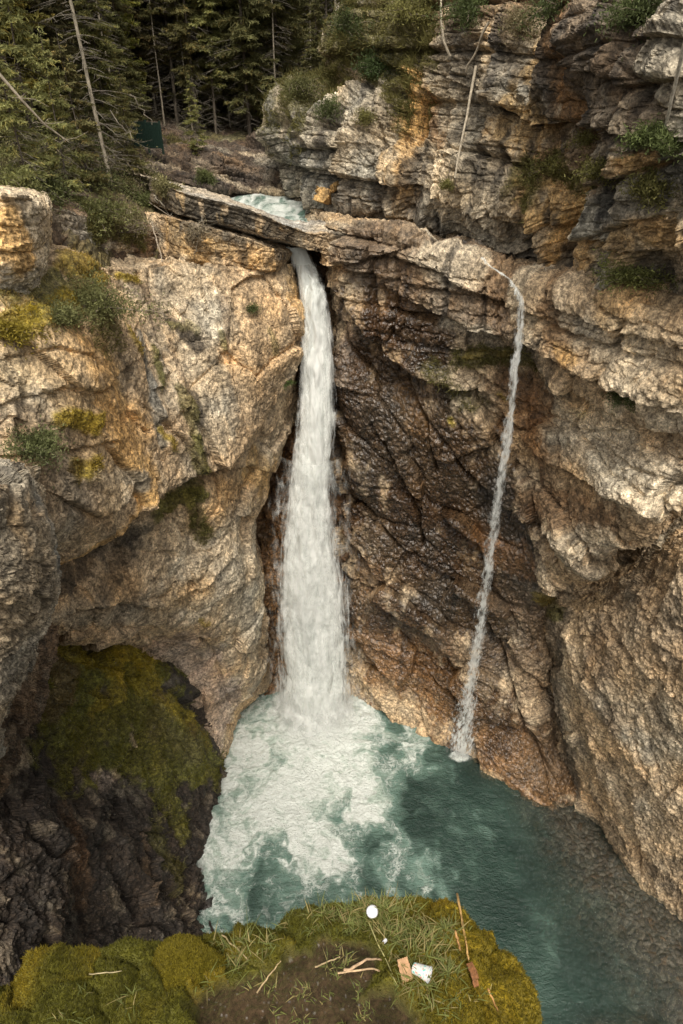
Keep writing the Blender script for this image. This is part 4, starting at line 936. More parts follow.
def blade_quads(c, d, ln, wd, g):
    """leaf-sized blades at c along d"""
    r_ = g.normal(size=c.shape); s_ = np.cross(d, r_); s_ /= np.maximum(np.linalg.norm(s_, axis=1, keepdims=True), 1e-9)
    a = c - s_ * wd[:, None] * .5; b = c + s_ * wd[:, None] * .5; e = c + d * ln[:, None]
    return np.stack([a, b, e + s_ * wd[:, None] * .18, e - s_ * wd[:, None] * .18], 1)
def conifer(seed, H, bare, R0, dense, colr, r0=.14, trunkc=(.20, .165, .125), deadn=40, droop=.35):
    g = np.random.default_rng(seed); root = bpy.data.objects.new('pine_tree', None); COL.objects.link(root)
    T = Acc(); Cn = Acc()
    zz = np.linspace(-.6, H, 14); lean = g.normal(0, .012, 2); wob = g.normal(0, .05, (14, 2)).cumsum(0) * .25
    path = np.stack([lean[0] * zz + wob[:, 0] - wob[1, 0], lean[1] * zz + wob[:, 1] - wob[1, 1], zz], 1)
    V, F_ = tube_np(path, r0 * .8 * (1 - np.clip(zz, 0, H) / H * .9), 7); T.add(V, F_, trunkc)
    def at(z): return np.array([np.interp(z, zz, path[:, 0]), np.interp(z, zz, path[:, 1]), z])
    for _ in range(deadn):                                        # dead lower branches
        z = g.uniform(.5, min(H * .75, bare + 3)); az = g.uniform(0, 6.28); L = g.uniform(.4, 1.6) * R0 * .6; s = np.linspace(0, 1, 5)
        dr = np.array([math.cos(az), math.sin(az), 0]); p0 = at(z)
        bp = p0 + dr * (L * s)[:, None] + np.array([0, 0, 1]) * (-.30 * L * s ** 1.6 + g.uniform(-.1, .25) * L * s)[:, None]
        V, F_ = tube_np(bp, np.linspace(.016, .005, 5), 3); T.add(V, F_, np.array([.20, .175, .14]) * g.uniform(.6, 1.2))
        for q in range(4):
            t_ = g.uniform(.3, 1); a2 = az + g.choice([-1, 1]) * g.uniform(.5, 1.1); l2 = L * .35
            b0 = p0 + dr * L * t_ + np.array([0, 0, -.3 * L * t_ ** 1.6]); b1_ = b0 + np.array([math.cos(a2), math.sin(a2), -.25]) * l2
            V, F_ = tube_np([b0, b1_], [.008, .004], 3); T.add(V, F_, (.17, .15, .12))
    z = bare
    while z < H - .15:
        f = (z - bare) / (H - bare); L0 = R0 * (1 - f) ** .75 * (.55 + .45 * min(1, f * 5)) + .12
        for b in range(g.integers(3, 6)):
            if g.random() > dense: continue
            az = g.uniform(0, 6.28); L = L0 * g.uniform(.6, 1.2); p0 = at(z + g.uniform(-.12, .12)); m_ = max(4, int(L * 5)); s = np.linspace(0, 1, m_)
            dr = np.array([math.cos(az), math.sin(az), 0]); pr = np.array([-dr[1], dr[0], 0])
            bp = p0 + dr * (L * s)[:, None] + np.array([0, 0, 1]) * (-droop * L * s * (1.25 - .7 * s) + .12 * L * f)[:, None]
            V, F_ = tube_np(bp, np.linspace(.018, .005, m_), 3); T.add(V, F_, (.13, .10, .07))
            nb = max(8, int(L * 34)); t_ = g.uniform(.12, 1, nb); c0 = np.stack([np.interp(t_, s, bp[:, i]) for i in range(3)], 1)
            sg = g.choice([-1., 1.], nb); an = g.uniform(.35, 1.1, nb); ll = (.14 + .34 * (1 - t_) * L ** .5) * g.uniform(.6, 1.2, nb)
            dd = dr * np.cos(an)[:, None] + pr * (sg * np.sin(an))[:, None] + np.array([0, 0, 1]) * g.normal(-.22, .22, nb)[:, None]
            dd /= np.linalg.norm(dd, axis=1, keepdims=True)
            cl = np.array(colr) * (g.uniform(.6, 1.35) * (.75 + .5 * g.random((nb, 1)))) * (1 + np.array([.35, .12, 0]) * (g.random((nb, 1)) < .15))
            Cn.quads(blade_quads(c0, dd, ll, np.full(nb, .075), g), cl)
            k2 = nb                                                # short needles sprays off the twigs
            c1 = c0 + dd * (ll * g.uniform(.2, .9, nb))[:, None]; d2 = dd + g.normal(0, .6, (nb, 3)); d2 /= np.linalg.norm(d2, axis=1, keepdims=True)
            Cn.quads(blade_quads(c1, d2, ll * .55, np.full(nb, .065), g), cl * .92)
            c1 = c0 + dd * (ll * g.uniform(.5, 1., nb))[:, None]; d2 = dd * .6 + g.normal(0, .7, (nb, 3)) - np.array([0, 0, .3]); d2 /= np.linalg.norm(d2, axis=1, keepdims=True)
            Cn.quads(blade_quads(c1, d2, ll * .6, np.full(nb, .06), g), cl * 1.1)
        z += g.uniform(.16, .34)
    T.build('trunk', M_bark, root); Cn.build('crown', M_needle, root)
    return root
def copy_tree(o, parent=None):
    c = o.copy(); COL.objects.link(c); c.parent = parent
    for ch in [x for x in bpy.data.objects if x.parent == o]: copy_tree(ch, c)
    return c
green = (.215, .198, .082); dgreen = (.170, .163, .070); ygreen = (.19, .175, .045)
PROTO = [conifer(1, 13, .9, 2.5, .9, green, .13, (.13, .11, .085)), conifer(2, 16, 1.8, 2.3, .85, dgreen, .15, (.12, .10, .08)), conifer(3, 11, .6, 2.2, .95, dgreen, .11, (.12, .10, .08)),
         conifer(4, 17, 3.2, 1.9, .7, green, .14, (.20, .17, .13), 60), conifer(5, 14, 1.4, 2.0, .85, ygreen, .12, (.16, .13, .10)),
         conifer(6, 15, 7, 1.4, .5, dgreen, .085, (.40, .35, .265), 90, .2), conifer(7, 8, .3, 1.7, .6, green, .08, (.12, .10, .08))]
KIND = ['broad dark fir with low boughs', 'tall dark spruce with drooping boughs', 'dense shorter spruce', 'slim pine with bare lower trunk',
        'yellow-green feathery conifer', 'thin bare-trunked pine with dead twigs', 'small bushy young fir']
used = set()
ORD = 'first second third fourth fifth sixth seventh eighth ninth tenth eleventh twelfth thirteenth fourteenth fifteenth sixteenth seventeenth eighteenth nineteenth twentieth twenty-first twenty-second twenty-third twenty-fourth twenty-fifth twenty-sixth twenty-seventh twenty-eighth twenty-ninth thirtieth thirty-first thirty-second thirty-third thirty-fourth thirty-fifth thirty-sixth thirty-seventh thirty-eighth thirty-ninth fortieth forty-first'.split()
def place_tree(ix, x, y, z, s, rz, label, group=None, tilt=(0, 0)):
    o = PROTO[ix] if ix not in used else copy_tree(PROTO[ix]); used.add(ix)
    o.location = (float(x), float(y), float(z) - .15); o.scale = (s, s, s * random.uniform(.92, 1.1)); o.rotation_euler = (tilt[0], tilt[1], rz)
    for kk in ('label', 'category', 'group'):
        if kk in o: del o[kk]
    return tag(o, label, 'tree', group)
random.seed(4)
# single trees one can tell apart, placed by the foot of their trunks
def P_at(px, Y):                      # ground point straight below the sight line at that distance
    x = ray(px, 100)[0] / ray(px, 100)[1] * Y
    h = ground_z(x, Y)
    return x, Y, (h[0] if h else 33)
solo = [(96,31,5,1.3,'pale bare trunk rising tallest at the left, above the brushy slope'),(338,44,5,1.1,'bare grey trunk standing just left of the cliff brow'),
        (30,32,3,1.2,'grey-trunked pine leaning at the far left of the forest'),(195,50,3,1.0,'pale slender pine at the foot of the forest above the green railing'),
        (214,53,5,.9,'first of the close pair of thin pale trunks left of the stream gap'),(228,53.5,5,.95,'second of the close pair of thin pale trunks left of the stream gap'),
        (248,52,3,.9,'thin pine straight above the stream rapids'),(192,39.5,6,.42,'tiny sapling standing alone on the pale slab by the stream'),
        (212,58,4,1.15,'yellowest conifer, glowing among the dark firs above the stream'),(320,46,2,.75,'dense fir hugging the left side of the cliff brow'),
        (8,23,6,.62,'nearest bushy fir at the very left edge'),(48,25,6,.6,'bushy fir in front of the tallest pale trunk, left of it'),(72,28,6,.7,'bushy fir just behind the left foot of the tallest pale trunk'),
        (22,28,6,.9,'taller young fir behind the nearest bushy fir'),(118,33,6,.55,'young fir left of the green railing'),(-20,26,2,.6,'shaggy fir half cut off by the left edge'),(55,34,2,.8,'dense fir deeper behind the bushy ones at left'),
        (100,36,0,.7,'broad fir right behind the tallest pale trunk'),(130,43,2,.6,'short fir standing behind the green railing')]
for px, Y, ix, s, lab in solo:
    x, y, z = P_at(px, Y)
    place_tree(ix, x, y, z, s, random.uniform(0, 6), lab, tilt=(0, -.05 if px < 120 else 0))
# the forest behind, nearest rows first
pts = []
tries = 0
while len(pts) < 160 and tries < 9000:
    tries += 1
    Y = random.uniform(30, 84); px = random.uniform(-70, 380)
    r = ray(px, 100); x = r[0] / r[1] * Y
    if px > 130 and Y < 49: continue
    if px > 60 and Y < 40: continue
    if px > 280 and Y < 52: continue
    if px > 330 and Y < 62: continue
    if px < 130 and Y < 34 and px > 40: continue
    md = 1.45 if Y < 62 else 2.5
    if any((x - a) ** 2 + (Y - b) ** 2 < md * md for a, b, _ in pts): continue
    if Y > 66 and random.random() < .5: continue
    if px < 120 and Y > 55 and random.random() < .6: continue
    pts.append((x, Y, px))
pts.sort(key=lambda t: t[1])
for i, (x, Y, px) in enumerate(pts):
    h = ground_z(x, Y); z = h[0] if h else 36
    ix = random.choice([0, 1, 1, 2, 3, 3, 4, 0, 5, 5, 5, 5, 5]) if Y < 60 else random.choice([0, 1, 2, 4, 1])
    s = random.uniform(.85, 1.2)
    row = 0 if i < 40 else 1 if i < 80 else 2
    rowpos = sorted(t[2] for t in (pts[:40], pts[40:80], pts[80:])[row]).index(px)
    rl = (40, 40, len(pts) - 80)[row]; fromleft = rowpos < rl / 2
    ordn = ORD[rowpos if fromleft else rl - 1 - rowpos]
    lab = '%s, %s from %s, %s row' % (KIND[ix], ordn, 'left' if fromleft else 'right', ('front forest', 'middle forest', 'back forest')[row])
    place_tree(ix, x, Y, z, s, random.uniform(0, 6.28), lab, 'conifers of the forest behind the falls')

# shrubs: stems and small leaves
def shrub(name, p, r, hgt, colr, label, cat='shrub', group=None, seed=0, leaf=.06, nl=2600, hang=0., n_=None):
    g = np.random.default_rng(900 + seed); root = bpy.data.objects.new(name, None); COL.objects.link(root)
    root.location = [float(v) for v in p]; r *= 1.4; hgt *= 1.3; nl = int(nl * 1.4); St = Acc(); Lf = Acc()
    ns = 22; tips = []
    for _ in range(ns):
        az = g.uniform(0, 6.28); el = g.uniform(.15, 1.3); L = g.uniform(.5, 1.0); s = np.linspace(0, 1, 6)
        d = np.array([math.cos(az) * math.cos(el) * r, math.sin(az) * math.cos(el) * r, math.sin(el) * hgt]) * L
        bp = d * s[:, None] + np.array([0, 0, -1.]) * (hang * r * s ** 2)[:, None] + np.cumsum(g.normal(0, .03 * r, (6, 3)), 0)
        V, F_ = tube_np(bp, np.linspace(.016, .005, 6) * max(.5, r), 4); St.add(V, F_, (.20, .165, .12)); tips.append(bp)
    tips = np.array(tips); si = g.integers(0, ns, nl); t_ = g.uniform(.3, 1.05, nl); f_i = np.clip((t_ * 5).astype(int), 0, 4); ft = t_ * 5 - f_i
    c = tips[si, f_i] * (1 - ft)[:, None] + tips[si, f_i + 1] * ft[:, None] + g.normal(0, .11 * r, (nl, 3)) * (.4 + t_[:, None])
    dd = g.normal(0, 1, (nl, 3)) + np.array([0, 0, .3]) + c / max(r, .1) * .6; dd /= np.linalg.norm(dd, axis=1, keepdims=True)
    tone = g.uniform(.6, 1.3, ns)[si][:, None] * g.uniform(.7, 1.3, (nl, 1))
    Lf.quads(blade_quads(c, dd, leaf * g.uniform(.7, 1.5, nl), np.full(nl, leaf * .5), g), np.array(colr) * tone)
    St.build('stem', M_bark, root); Lf.build('foliage', M_leaf, root)
    return tag(root, label, cat, group)
jun = (.185, .19, .075); ol = (.19, .18, .06); lg = (.20, .215, .07); dry = (.21, .175, .095)
i = 0
SH = [(96,306,1.45,1.1,jun,'juniper_shrub','large grey-green juniper spreading over the ledge at the head of the left cliff',5200),
      (62,322,.8,.6,jun,'juniper_shrub','smaller juniper against the left side of the large one',2200),
      (30,448,.85,.6,(.135,.15,.06),'juniper_shrub','round dark juniper beside golden moss low on the left cliff',3200),
      (628,278,.85,.75,lg,'green_bush','bright green bush growing from the ledge at the far right of the cliff',3600),
      (8,330,.7,.4,(.24,.19,.03),'golden_bush','low golden mossy bush under the orange block at the far left',2600),
      (622,398,.5,.45,(.10,.13,.045),'green_bush','dark bush below the pale stepped beds on the right cliff',1800),
      (552,168,.8,.5,ol,'cliff_bush','olive bush in the middle of the orange streaked wall',2200),
      (587,140,.5,.35,ol,'cliff_bush','small olive bush beside the upper orange streak',1200),
      (448,186,.35,.28,ol,'cliff_bush','little bush at the foot of the leaning pale log',900),
      (378,72,.9,.8,(.07,.10,.035),'cliff_bush','dark hanging bush under the left brow of the upper cliff',2800),
      (365,120,.5,.5,ol,'cliff_bush','drab bush on the grey wall below the dark hanging bush',1200),
      (655,140,.6,.45,(.13,.16,.055),'green_bush','bright green bush at the foot of the white trunk on the far right',2600),
      (645,195,.7,.7,ol,'cliff_bush','bush trailing in the gully below the bright green one',1600),
      (408,18,.9,.8,ol,'cliff_bush','olive bush on the top edge of the cliff left of the curved trunk',2600),
      (470,14,1.0,.8,(.09,.115,.04),'cliff_bush','green bush on the top edge where the leaning logs start',2600),
      (520,30,.8,.7,dry,'cliff_bush','dry brown bush near the middle of the upper cliff edge',1800),
      (560,10,1.1,.8,(.08,.10,.035),'cliff_bush','dark bush at the top edge left of the rusty streak',2400),
      (640,16,.9,.7,(.09,.11,.04),'cliff_bush','wide dark bush at the top right of the cliff',3000),
      (350,30,.9,.9,(.08,.10,.035),'cliff_bush','bush at the corner where the cliff brow meets the forest',2200),
      (300,88,1.1,.5,(.13,.13,.05),'cliff_bush','low mossy bush capping the nose above the stream',2600),
      (330,110,.8,.5,(.10,.12,.045),'cliff_bush','bush in the notch right of the nose above the stream',1800),
      (252,310,.35,.3,(.10,.12,.04),'cliff_bush','small tuft bush near the top right of the left cliff face',700),
      (288,384,.28,.25,(.10,.14,.04),'cliff_bush','small green tuft on the left cliff edge beside the falling water',600),
      (600,175,.6,.5,ol,'cliff_bush','bush in the dark gully right of the orange wall',1300)]
for i, (px, py, r, hg, cc_, nm, lab, nl) in enumerate(SH):
    p, n_ = hit(px, py, .1); shrub(nm, p, r, hg, cc_, lab, seed=i, nl=nl, leaf=.055 if r < .6 else .075, hang=.25)
HEAD = [(8,186,1.1,.7),(38,190,1.0,.6),(12,168,1.5,1.1),(50,172,1.6,1.2),(88,182,1.4,1.0),(122,190,1.1,.8),(30,145,1.8,1.5),(75,150,1.7,1.3),(112,158,1.4,1.0),(6,120,2,1.8),(55,120,2,1.6),(100,130,1.6,1.3),(140,178,.8,.6),(150,205,.7,.6),(120,215,.8,.5),(95,212,1.0,.7),(205,180,.5,.5),(165,190,.6,.5)]
hl = ['hanging over the top edge of the orange block', 'at the right corner of the orange block top', 'at the far left above the orange block','above the dark hollow','right of the dark hollow','on the brow beside the driftwood','second row, far left','behind the dark hollow bushes','left of the green railing','under the firs at the left edge',
      'at the foot of the tallest pale trunk','in front of the green railing','at the left end of the pale slab','below the driftwood tangle','on the crumbly brown step','over the brown step, larger one','on the slab beside the sapling','in the crack of the pale slab']
for i, (px, py, r, hg) in enumerate(HEAD):
    p, n_ = hit(px, py, .1); shrub('evergreen_shrub', p, r, hg, [(.16,.165,.06),(.13,.145,.055),(.22,.20,.09)][i % 3],
                                   ['scruffy evergreen shrub ','dark evergreen shrub ','dry olive shrub '][i % 3] + hl[i], group='shrubs on the brushy slope', seed=40 + i, nl=int(1500 + 900 * r), leaf=.085, hang=.35)

for i, (px, py, r, lab) in enumerate([(40,160,1.3,'leafless grey bush tangled among the shrubs over the orange block'),(108,172,1.1,'leafless bush between the tallest pale trunk and the slab'),(146,192,.9,'leafless bush at the left end of the pale slab'),
      (198,236,.7,'leafless bush clinging to the striped slab face'),(128,232,.8,'leafless bush on the crumbly step above the left cliff'),(84,140,1.5,'leafless bush behind the evergreen shrubs on the brow')]):
    p, n_ = hit(px, py, .2); shrub('bare_bush', p, r, r * .9, (.24, .20, .13), lab, seed=80 + i, nl=350, leaf=.08, hang=.2)
# dead wood
def wood(name, P_, r0, r1, colr, label, cat, k_=7, mat=None, wob=.0, seed=0, group=None, twigs=0):
    g = np.random.default_rng(seed + 70); P_ = np.array(P_, float)
    if len(P_) == 2: P_ = P_[0] + (P_[1] - P_[0]) * np.linspace(0, 1, 8)[:, None]; P_[1:-1] += g.normal(0, wob, (6, 3))
    c0 = P_[0].copy(); A = Acc(); V, F_ = tube_np(P_ - c0, np.linspace(r0, r1, len(P_)), k_); A.add(V, F_, colr)
    for _ in range(twigs):
        q = g.integers(1, len(P_)); b0 = P_[q] - c0; b1_ = b0 + g.normal(0, 1, 3) * np.array([.5, .5, .3]) * g.uniform(.3, 1.0)
        V, F_ = tube_np([b0, (b0 + b1_) / 2 + g.normal(0, .05, 3), b1_], [r1 * .5, r1 * .35, r1 * .2], 4); A.add(V, F_, colr)
    o = A.build(name, mat or M_bark); o.location = c0.tolist(); return tag(o, label, cat, group)
def hb(px, py, b=.25): return hit(px, py, b)[0]
palew = (.42, .36, .27)
wood('leaning_log', [hb(476,66,.5), hb(455,178,.12)], .055, .035, palew, 'long pale log leaning against the upper cliff', 'log', wob=.02, seed=1)
wood('leaning_log', [hb(489,22,.5), hb(466,72,.3)], .05, .03, palew, 'short pale log propped above the long leaning one', 'log', wob=.03, seed=2)
wood('fallen_tree', [hb(439,-30,.9), hb(441,-5,.8), hb(441,20,.7), hb(444,42,.5), hb(450,56,.2)][::-1], .05, .035, palew, 'curved bare trunk hanging over the upper cliff edge', 'dead tree', seed=3)
wood('fallen_tree', [hb(690,20,.8), hb(665,128,.2)], .05, .035, (.5,.45,.36), 'thin whitish trunk at the far right edge of the cliff', 'dead tree', wob=.02, seed=4)
wood('dead_branch', [PY(-6,68,22), PY(20,98,22), PY(44,124,22.3), PY(66,140,22.6)], .05, .02, (.28,.24,.18), 'leaning dead branch at the left edge among the firs', 'branch', seed=5, twigs=14)
wood('dead_branch', [hb(100,178,.5), hb(140,196,.4), hb(170,216,.3)], .035, .02, (.33,.28,.22), 'longest grey driftwood stick on the brushy slope', 'branch', wob=.06, seed=6, twigs=8)
wood('dead_branch', [hb(154,196,.3), hb(165,206,.15)], .035, .02, (.45,.40,.32), 'short pale driftwood end beside the slab', 'branch', wob=.03, seed=7, twigs=3)
wood('dead_branch', [hb(152,222,.35), hb(162,262,.1)], .03, .018, (.36,.30,.23), 'upright dead sapling stem in front of the layered beds', 'branch', wob=.03, seed=8, twigs=10)
wood('dead_branch', [hb(125,165,.3), hb(160,172,.2)], .03, .018, (.4,.35,.28), 'bleached stick lying on the slab below the railing', 'branch', wob=.04, seed=9, twigs=6)
wood('dead_branch', [hb(202,215,.3), hb(196,252,.15)], .02, .012, (.3,.26,.2), 'thin dead shrub hanging over the slab face', 'branch', wob=.04, seed=10, twigs=16)
for i, (px, py) in enumerate([(60,95),(110,110),(28,60),(130,95)]):
    wood('dead_branch', [PY(px,py,30 + i), PY(px + 22, py + 30, 30 + i)], .03, .012, (.24,.21,.16), ['dead bough under the left firs','dead bough beside the tallest pale trunk','dead bough high among the left firs','dead bough above the green railing'][i], 'branch', wob=.08, seed=20 + i, twigs=16)

# boulders resting on the shelf
def boulder(p, r, colr, label, seed):
    import bmesh
    bm = bmesh.new(); bmesh.ops.create_icosphere(bm, subdivisions=4, radius=1); v = np.array([x.co[:] for x in bm.verts], F32)
    o_, e_, c_ = worley(v * 1.1 + seed * 3.7, 400 + seed, .9)
    v2 = v * (1 + .28 * o_ + .08 * fbm(v * 2 + seed, 4, 401))[:, None]; v2 = np.clip(v2, -.78, .8) * np.array(r)
    for a, b in zip(bm.verts, v2): a.co = b
    me = bpy.data.meshes.new('boulder'); bm.to_mesh(me); bm.free()
    a = me.attributes.new('Col', 'FLOAT_COLOR', 'POINT'); c = np.ones((len(v), 4), F32); c[:, :3] = colr; a.data.foreach_set('color', c.ravel())
    me.attributes.new('Wet', 'FLOAT', 'POINT'); me.materials.append(M_rock); o = bpy.data.objects.new('boulder', me); COL.objects.link(o)
    o.location = [float(t) for t in p]; o.rotation_euler = (.2 * seed, .3, seed * 1.3); return tag(o, label, 'boulder')
boulder(hb(324,196,.1), (.62,.5,.4), C['orange'] * .8, 'tan triangular boulder resting at the foot of the upper cliff near the stream', 1)
boulder(hb(411,222,.1), (.4,.35,.34), C['tan'], 'smaller reddish block on the shelf near the middle', 2)
boulder(hb(335,187,.1), (.25,.25,.2), C['orange'] * .9, 'little orange block just above the tan triangular boulder', 3)

# ---- green railing of the far trail
def simple_mat(name, c, rough=.6, n=0.15, sc=20.):
    m = new_mat(name); k = N(m); P = k.scaled((1, 1, 1)); b = k.n('BsdfPrincipled', Roughness=rough)
    k.l(k.mix(k.ramp(k.noise(sc, 4, .6, P), .3, .7), tuple(v * (1 - n) for v in c), tuple(min(1, v * (1 + n)) for v in c)), b.inputs['Base Color']); k.out(b.outputs[0]); return m
def box_np(c, s, rot=None):
    v = np.array([[x, y, z] for x in (-1, 1) for y in (-1, 1) for z in (-1, 1)], float) * np.array(s) / 2
    if rot is not None: v = v @ np.array(rot).T
    return v + np.array(c), np.array([[0,1,3,2],[4,6,7,5],[0,4,5,1],[2,3,7,6],[0,2,6,4],[1,5,7,3]])
M_green = simple_mat('green_paint', (.018, .040, .030), .5)
a, b = PY(122,146,39.5), PY(163,150,38.2); fr = bpy.data.objects.new('trail_railing', None); COL.objects.link(fr); fr.location = a.tolist()
tag(fr, 'dark green metal railing of the far trail under the firs', 'railing')
dv = (b - a) / 3; L_ = np.linalg.norm(dv); yaw = math.atan2(dv[1], dv[0]); cy_, sy_ = math.cos(yaw), math.sin(yaw); Rm = [[cy_, -sy_, 0], [sy_, cy_, 0], [0, 0, 1]]
for i in range(4):
    A = Acc(); V, F_ = box_np(dv * i + [0, 0, .55], (.08, .08, 1.5), Rm); A.add(V, F_, (1, 1, 1)); A.build('post', M_green, fr, False)
for i in range(3):
    A = Acc(); c_ = dv * (i + .5)
    if i > 0: V, F_ = box_np(c_ + [0, 0, .62], (L_ * .92, .03, 1.05), Rm); A.add(V, F_, (1, 1, 1))
    for zz_ in (.08, 1.18): V, F_ = box_np(c_ + [0, 0, zz_], (L_ * .98, .05, .06), Rm); A.add(V, F_, (1, 1, 1))
    for q in range(9): V, F_ = box_np(c_ + dv * ((q - 4) / 9.) + [0, -.03, .62], (.02, .02, 1.1), Rm); A.add(V, F_, (1, 1, 1))
    A.build('panel', M_green, fr, False)

# ================================================================ THINGS ON THE LEDGE
# paper cup lying on its side
def lathe(prof, k=28):
    th = np.linspace(0, 2 * np.pi, k, endpoint=False); V = np.array([[r * math.cos(t), r * math.sin(t), z] for r, z in prof for t in th]); n = len(prof)
    i = np.arange(n - 1)[:, None] * k; j = np.arange(k)[None]; j2 = (j + 1) % k
    return V, np.stack([i + j, i + j2, i + k + j2, i + k + j], -1).reshape(-1, 4)
m = new_mat('printed_paper'); k = N(m); P = k.scaled((1, 1, 1)); b = k.n('BsdfPrincipled', Roughness=.55)
v1 = k.ramp(k.noise(55, 2, .5, P), .56, .62); v2 = k.ramp(k.noise(70, 2, .5, k.scaled((1.3, .8, 1.1))), .60, .66)
k.l(k.mix(v2, k.mix(v1, (.55, .55, .51), (.12, .42, .36)), (.60, .22, .16)), b.inputs['Base Color']); k.out(b.outputs[0]); M_print = m
M_white = simple_mat('white_plastic', (.56, .56, .58), .4, .05); M_card = simple_mat('cardboard', (.40, .235, .12), .8, .2, 60)
cup = bpy.data.objects.new('paper_cup', None); COL.objects.link(cup); tag(cup, 'crumpled white paper cup with green and red print lying on its side', 'cup')
pc = on_ledge(421, 974); cup.location = (pc + [0, 0, .030]).tolist(); cup.rotation_euler = (R(78), R(8), R(62)); cup.scale = (.85, .85, .85)
prof = [(.0, -.044), (.026, -.044), (.0262, -.040), (.030, 0), (.0365, .042), (.0352, .042), (.029, 0), (.025, -.036), (0, -.036)]
V, F_ = lathe(prof); V = V * (1 + .03 * np.sin(V[:, [2]] * 90 + V[:, [0]] * 60)); A = Acc(); A.add(V, F_, (1, 1, 1)); A.build('body', M_print, cup)
V, F_ = lathe([(.0362, .040), (.0385, .041), (.0388, .044), (.037, .0455), (.0352, .044)]); A = Acc(); A.add(V, F_, (1, 1, 1)); A.build('rim', M_white, cup)
# white lid
lid = bpy.data.objects.new('white_lid', None); COL.objects.link(lid); tag(lid, 'small round white lid lying in the grass at the ledge rim', 'lid')
pl = on_ledge(372, 915); lid.location = (pl + [0, 0, .035]).tolist(); lid.rotation_euler = (R(28), R(-6), 0)
V, F_ = lathe([(0, .006), (.018, .0065), (.021, .008), (.026, .0075), (.0275, .004), (.0275, -.004), (.026, -.004), (.025, .002), (0, .003)]); A = Acc(); A.add(V, F_, (1, 1, 1)); A.build('disc', M_white, lid)
V, F_ = lathe([(.0262, -.004), (.0292, -.0045), (.0297, -.002), (.0275, .0)]); A = Acc(); A.add(V, F_, (1, 1, 1)); A.build('rim', M_white, lid)
# cardboard flap
cb = bpy.data.objects.new('cardboard_piece', None); COL.objects.link(cb); tag(cb, 'torn tan cardboard piece lying left of the paper cup', 'cardboard')
pb_ = on_ledge(406, 976); cb.location = (pb_ + [0, 0, .022]).tolist(); cb.rotation_euler = (R(14), R(-6), R(14))
import bmesh
def plate(name, w_, h_, t_, mat, parent, bend=.004, seed=0, loc=(0, 0, 0)):
    nx, ny = 12, 16; g = np.random.default_rng(seed); u, v = np.meshgrid(np.linspace(-.5, .5, nx), np.linspace(-.5, .5, ny))
    z = bend * (np.sin(u * 4) + np.cos(v * 5)); x = u * w_ + .0015 * np.sin(v * 23) * (np.abs(u) > .4); y = v * h_ + .0015 * np.sin(u * 29) * (np.abs(v) > .4)
    top = np.stack([x, y, z + t_], -1).reshape(-1, 3); bot = np.stack([x, y, z], -1).reshape(-1, 3); n = nx * ny; Fg = grid_faces(ny, nx)
    idx = np.arange(n).reshape(ny, nx); ring = np.concatenate([idx[0], idx[1:, -1], idx[-1, ::-1][1:], idx[::-1, 0][1:-1]]); r2 = np.roll(ring, -1)
    Fs = np.concatenate([Fg, Fg[:, ::-1] + n, np.stack([ring, r2, r2 + n, ring + n], 1)])
    A = Acc(); A.add(np.concatenate([top, bot]) + np.array(loc), Fs, (1, 1, 1)); return A.build(name, mat, parent, False)
plate('panel', .050, .085, .004, M_card, cb); plate('folded_flap', .046, .022, .003, M_card, cb, .002, 1, (0, .048, .006))
plate_o = plate('paper_scrap', .016, .014, .0015, M_white, None, .004, 2); plate_o.location = (on_ledge(385, 942) + [0, 0, .012]).tolist(); plate_o.rotation_euler = (.3, .2, .8)
tag(plate_o, 'tiny white paper scrap between the lid and the cup', 'paper scrap')
def stick(px0, py0, px1, py1, r0, r1, colr, label, seed, bend=.0018, name='stick', twigs=0, lift=.012):
    n = 9; P_ = []
    for t in np.linspace(0, 1, n):
        P_.append(on_ledge(px0 + (px1 - px0) * t, py0 + (py1 - py0) * t) + [0, 0, lift])
    P_ = np.array(P_); L = np.linspace(0, 1, n); zl = P_[0, 2] * (1 - L) + P_[-1, 2] * L; P_[:, 2] = np.maximum(P_[:, 2] * .5 + zl * .5, P_[:, 2] - .004)
    g = np.random.default_rng(seed); P_[1:-1, :2] += g.normal(0, bend, (n - 2, 2))
    return wood(name, P_, r0, r1, colr, label, 'stick', seed=seed, twigs=0)
strw = (.42, .26, .10)
stick(457,895,469,962,.0065,.005,strw,'longest straight orange-brown stick on the golden moss at right',1)
stick(455,932,460,951,.0065,.005,(.36,.2,.08),'short brown stick beside the long orange one',2)
stick(344,971,381,961,.008,.004,(.45,.31,.19),'upper of the two light sticks lying together on bare soil',3,.0025)
stick(338,974,379,972,.0045,.004,(.48,.34,.2),'lower, straighter of the two light sticks on bare soil',4)
stick(257,994,281,962,.004,.003,(.42,.31,.17),'straw-coloured stick slanting on the soil left of the grass',5)
stick(222,936,256,967,.004,.003,(.30,.23,.12),'thin brown stem across the left grass tuft',6)
stick(368,922,398,988,.0032,.002,(.36,.33,.14),'long dry grass stem running down from the lid towards the cardboard',7)
stick(315,968,340,958,.004,.003,(.40,.30,.17),'small twig just left of the two light sticks',8)
stick(488,990,498,1012,.005,.004,(.40,.22,.08),'short rusty stick near the right end of the ledge',9)
stick(90,975,122,972,.003,.002,(.36,.30,.17),'fine straw on the moss left of the round cushion',10)
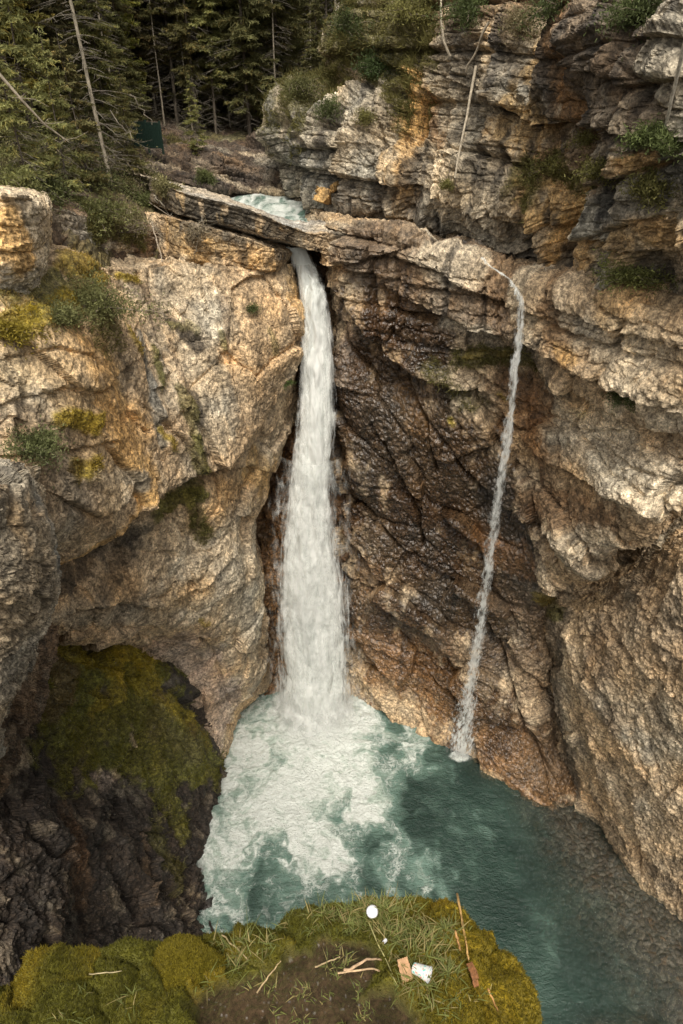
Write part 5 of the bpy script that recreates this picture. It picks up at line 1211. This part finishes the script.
# bark strip
bk = bpy.data.objects.new('bark_strip', None); COL.objects.link(bk); tag(bk, 'curled reddish bark strip at the lower end of the long orange stick', 'bark')
bk.location = (on_ledge(473, 976) + [0, 0, .02]).tolist(); bk.rotation_euler = (0, .1, R(12)); M_bk = simple_mat('reddish_bark', (.20, .085, .03), .85, .35, 80)
plate('outer_bark', .030, .095, .006, M_bk, bk, .007, 5); plate('peeled_flake', .012, .06, .004, M_bk, bk, .006, 6, (.018, -.01, .004))
# moss cushions
def cushion(px, py, rpx, hgt, colr, label, seed):
    c = on_ledge(px, py); rad = rpx / FPX * 3.75; nu_, nv_ = 120, 50; th = np.linspace(0, 2 * np.pi, nu_); ph = np.linspace(0, 1, nv_)
    TH, PH = np.meshgrid(th, ph); rr = rad * np.sin(PH * 1.75) * (1 + .03 * np.sin(TH * 3 + seed) + .02 * np.sin(TH * 5)); z = hgt * np.cos(PH * 1.75)
    V = np.stack([rr * np.cos(TH), rr * np.sin(TH) * .9, z], -1).reshape(-1, 3); V[np.abs(V[:, 1]) < -1] = 0
    nn = V / np.maximum(np.linalg.norm(V, axis=1, keepdims=True), 1e-6); V = V + nn * (.006 * fbm(V.astype(F32) * 30 + seed, 3, 500) + .004 * ridged(V.astype(F32) * 60, 2, 501))[:, None]
    cl = np.array(colr) * (1 + .25 * fbm(V.astype(F32) * 14, 3, 502))[:, None]
    o = mesh_np('moss_cushion', V, grid_faces(nv_, nu_)[:, ::-1], M_moss, True, {'Col': cl.astype(F32)}); o.location = (c - [0, 0, .02]).tolist()
    vb = np.repeat(V[V[:, 2] > 0], 2, 0) + rng.normal(0, .002, (2 * int((V[:, 2] > 0).sum()), 3))
    blades('moss_tips', vb, rng.uniform(.008, .018, len(vb)), np.full(len(vb), .004), None, np.array(colr) * 1.2 * rng.uniform(.5, 1.5, (len(vb), 1)), M_leaf, 1, droop=.2, parent=o)
    return tag(o, label, 'moss cushion')
cushion(181, 963, 23, .075, (.135, .11, .011), 'round golden moss cushion bulging beside the bare soil', 1)
cushion(204, 966, 14, .045, (.12, .10, .010), 'smaller moss cushion touching the right side of the round golden one', 2)
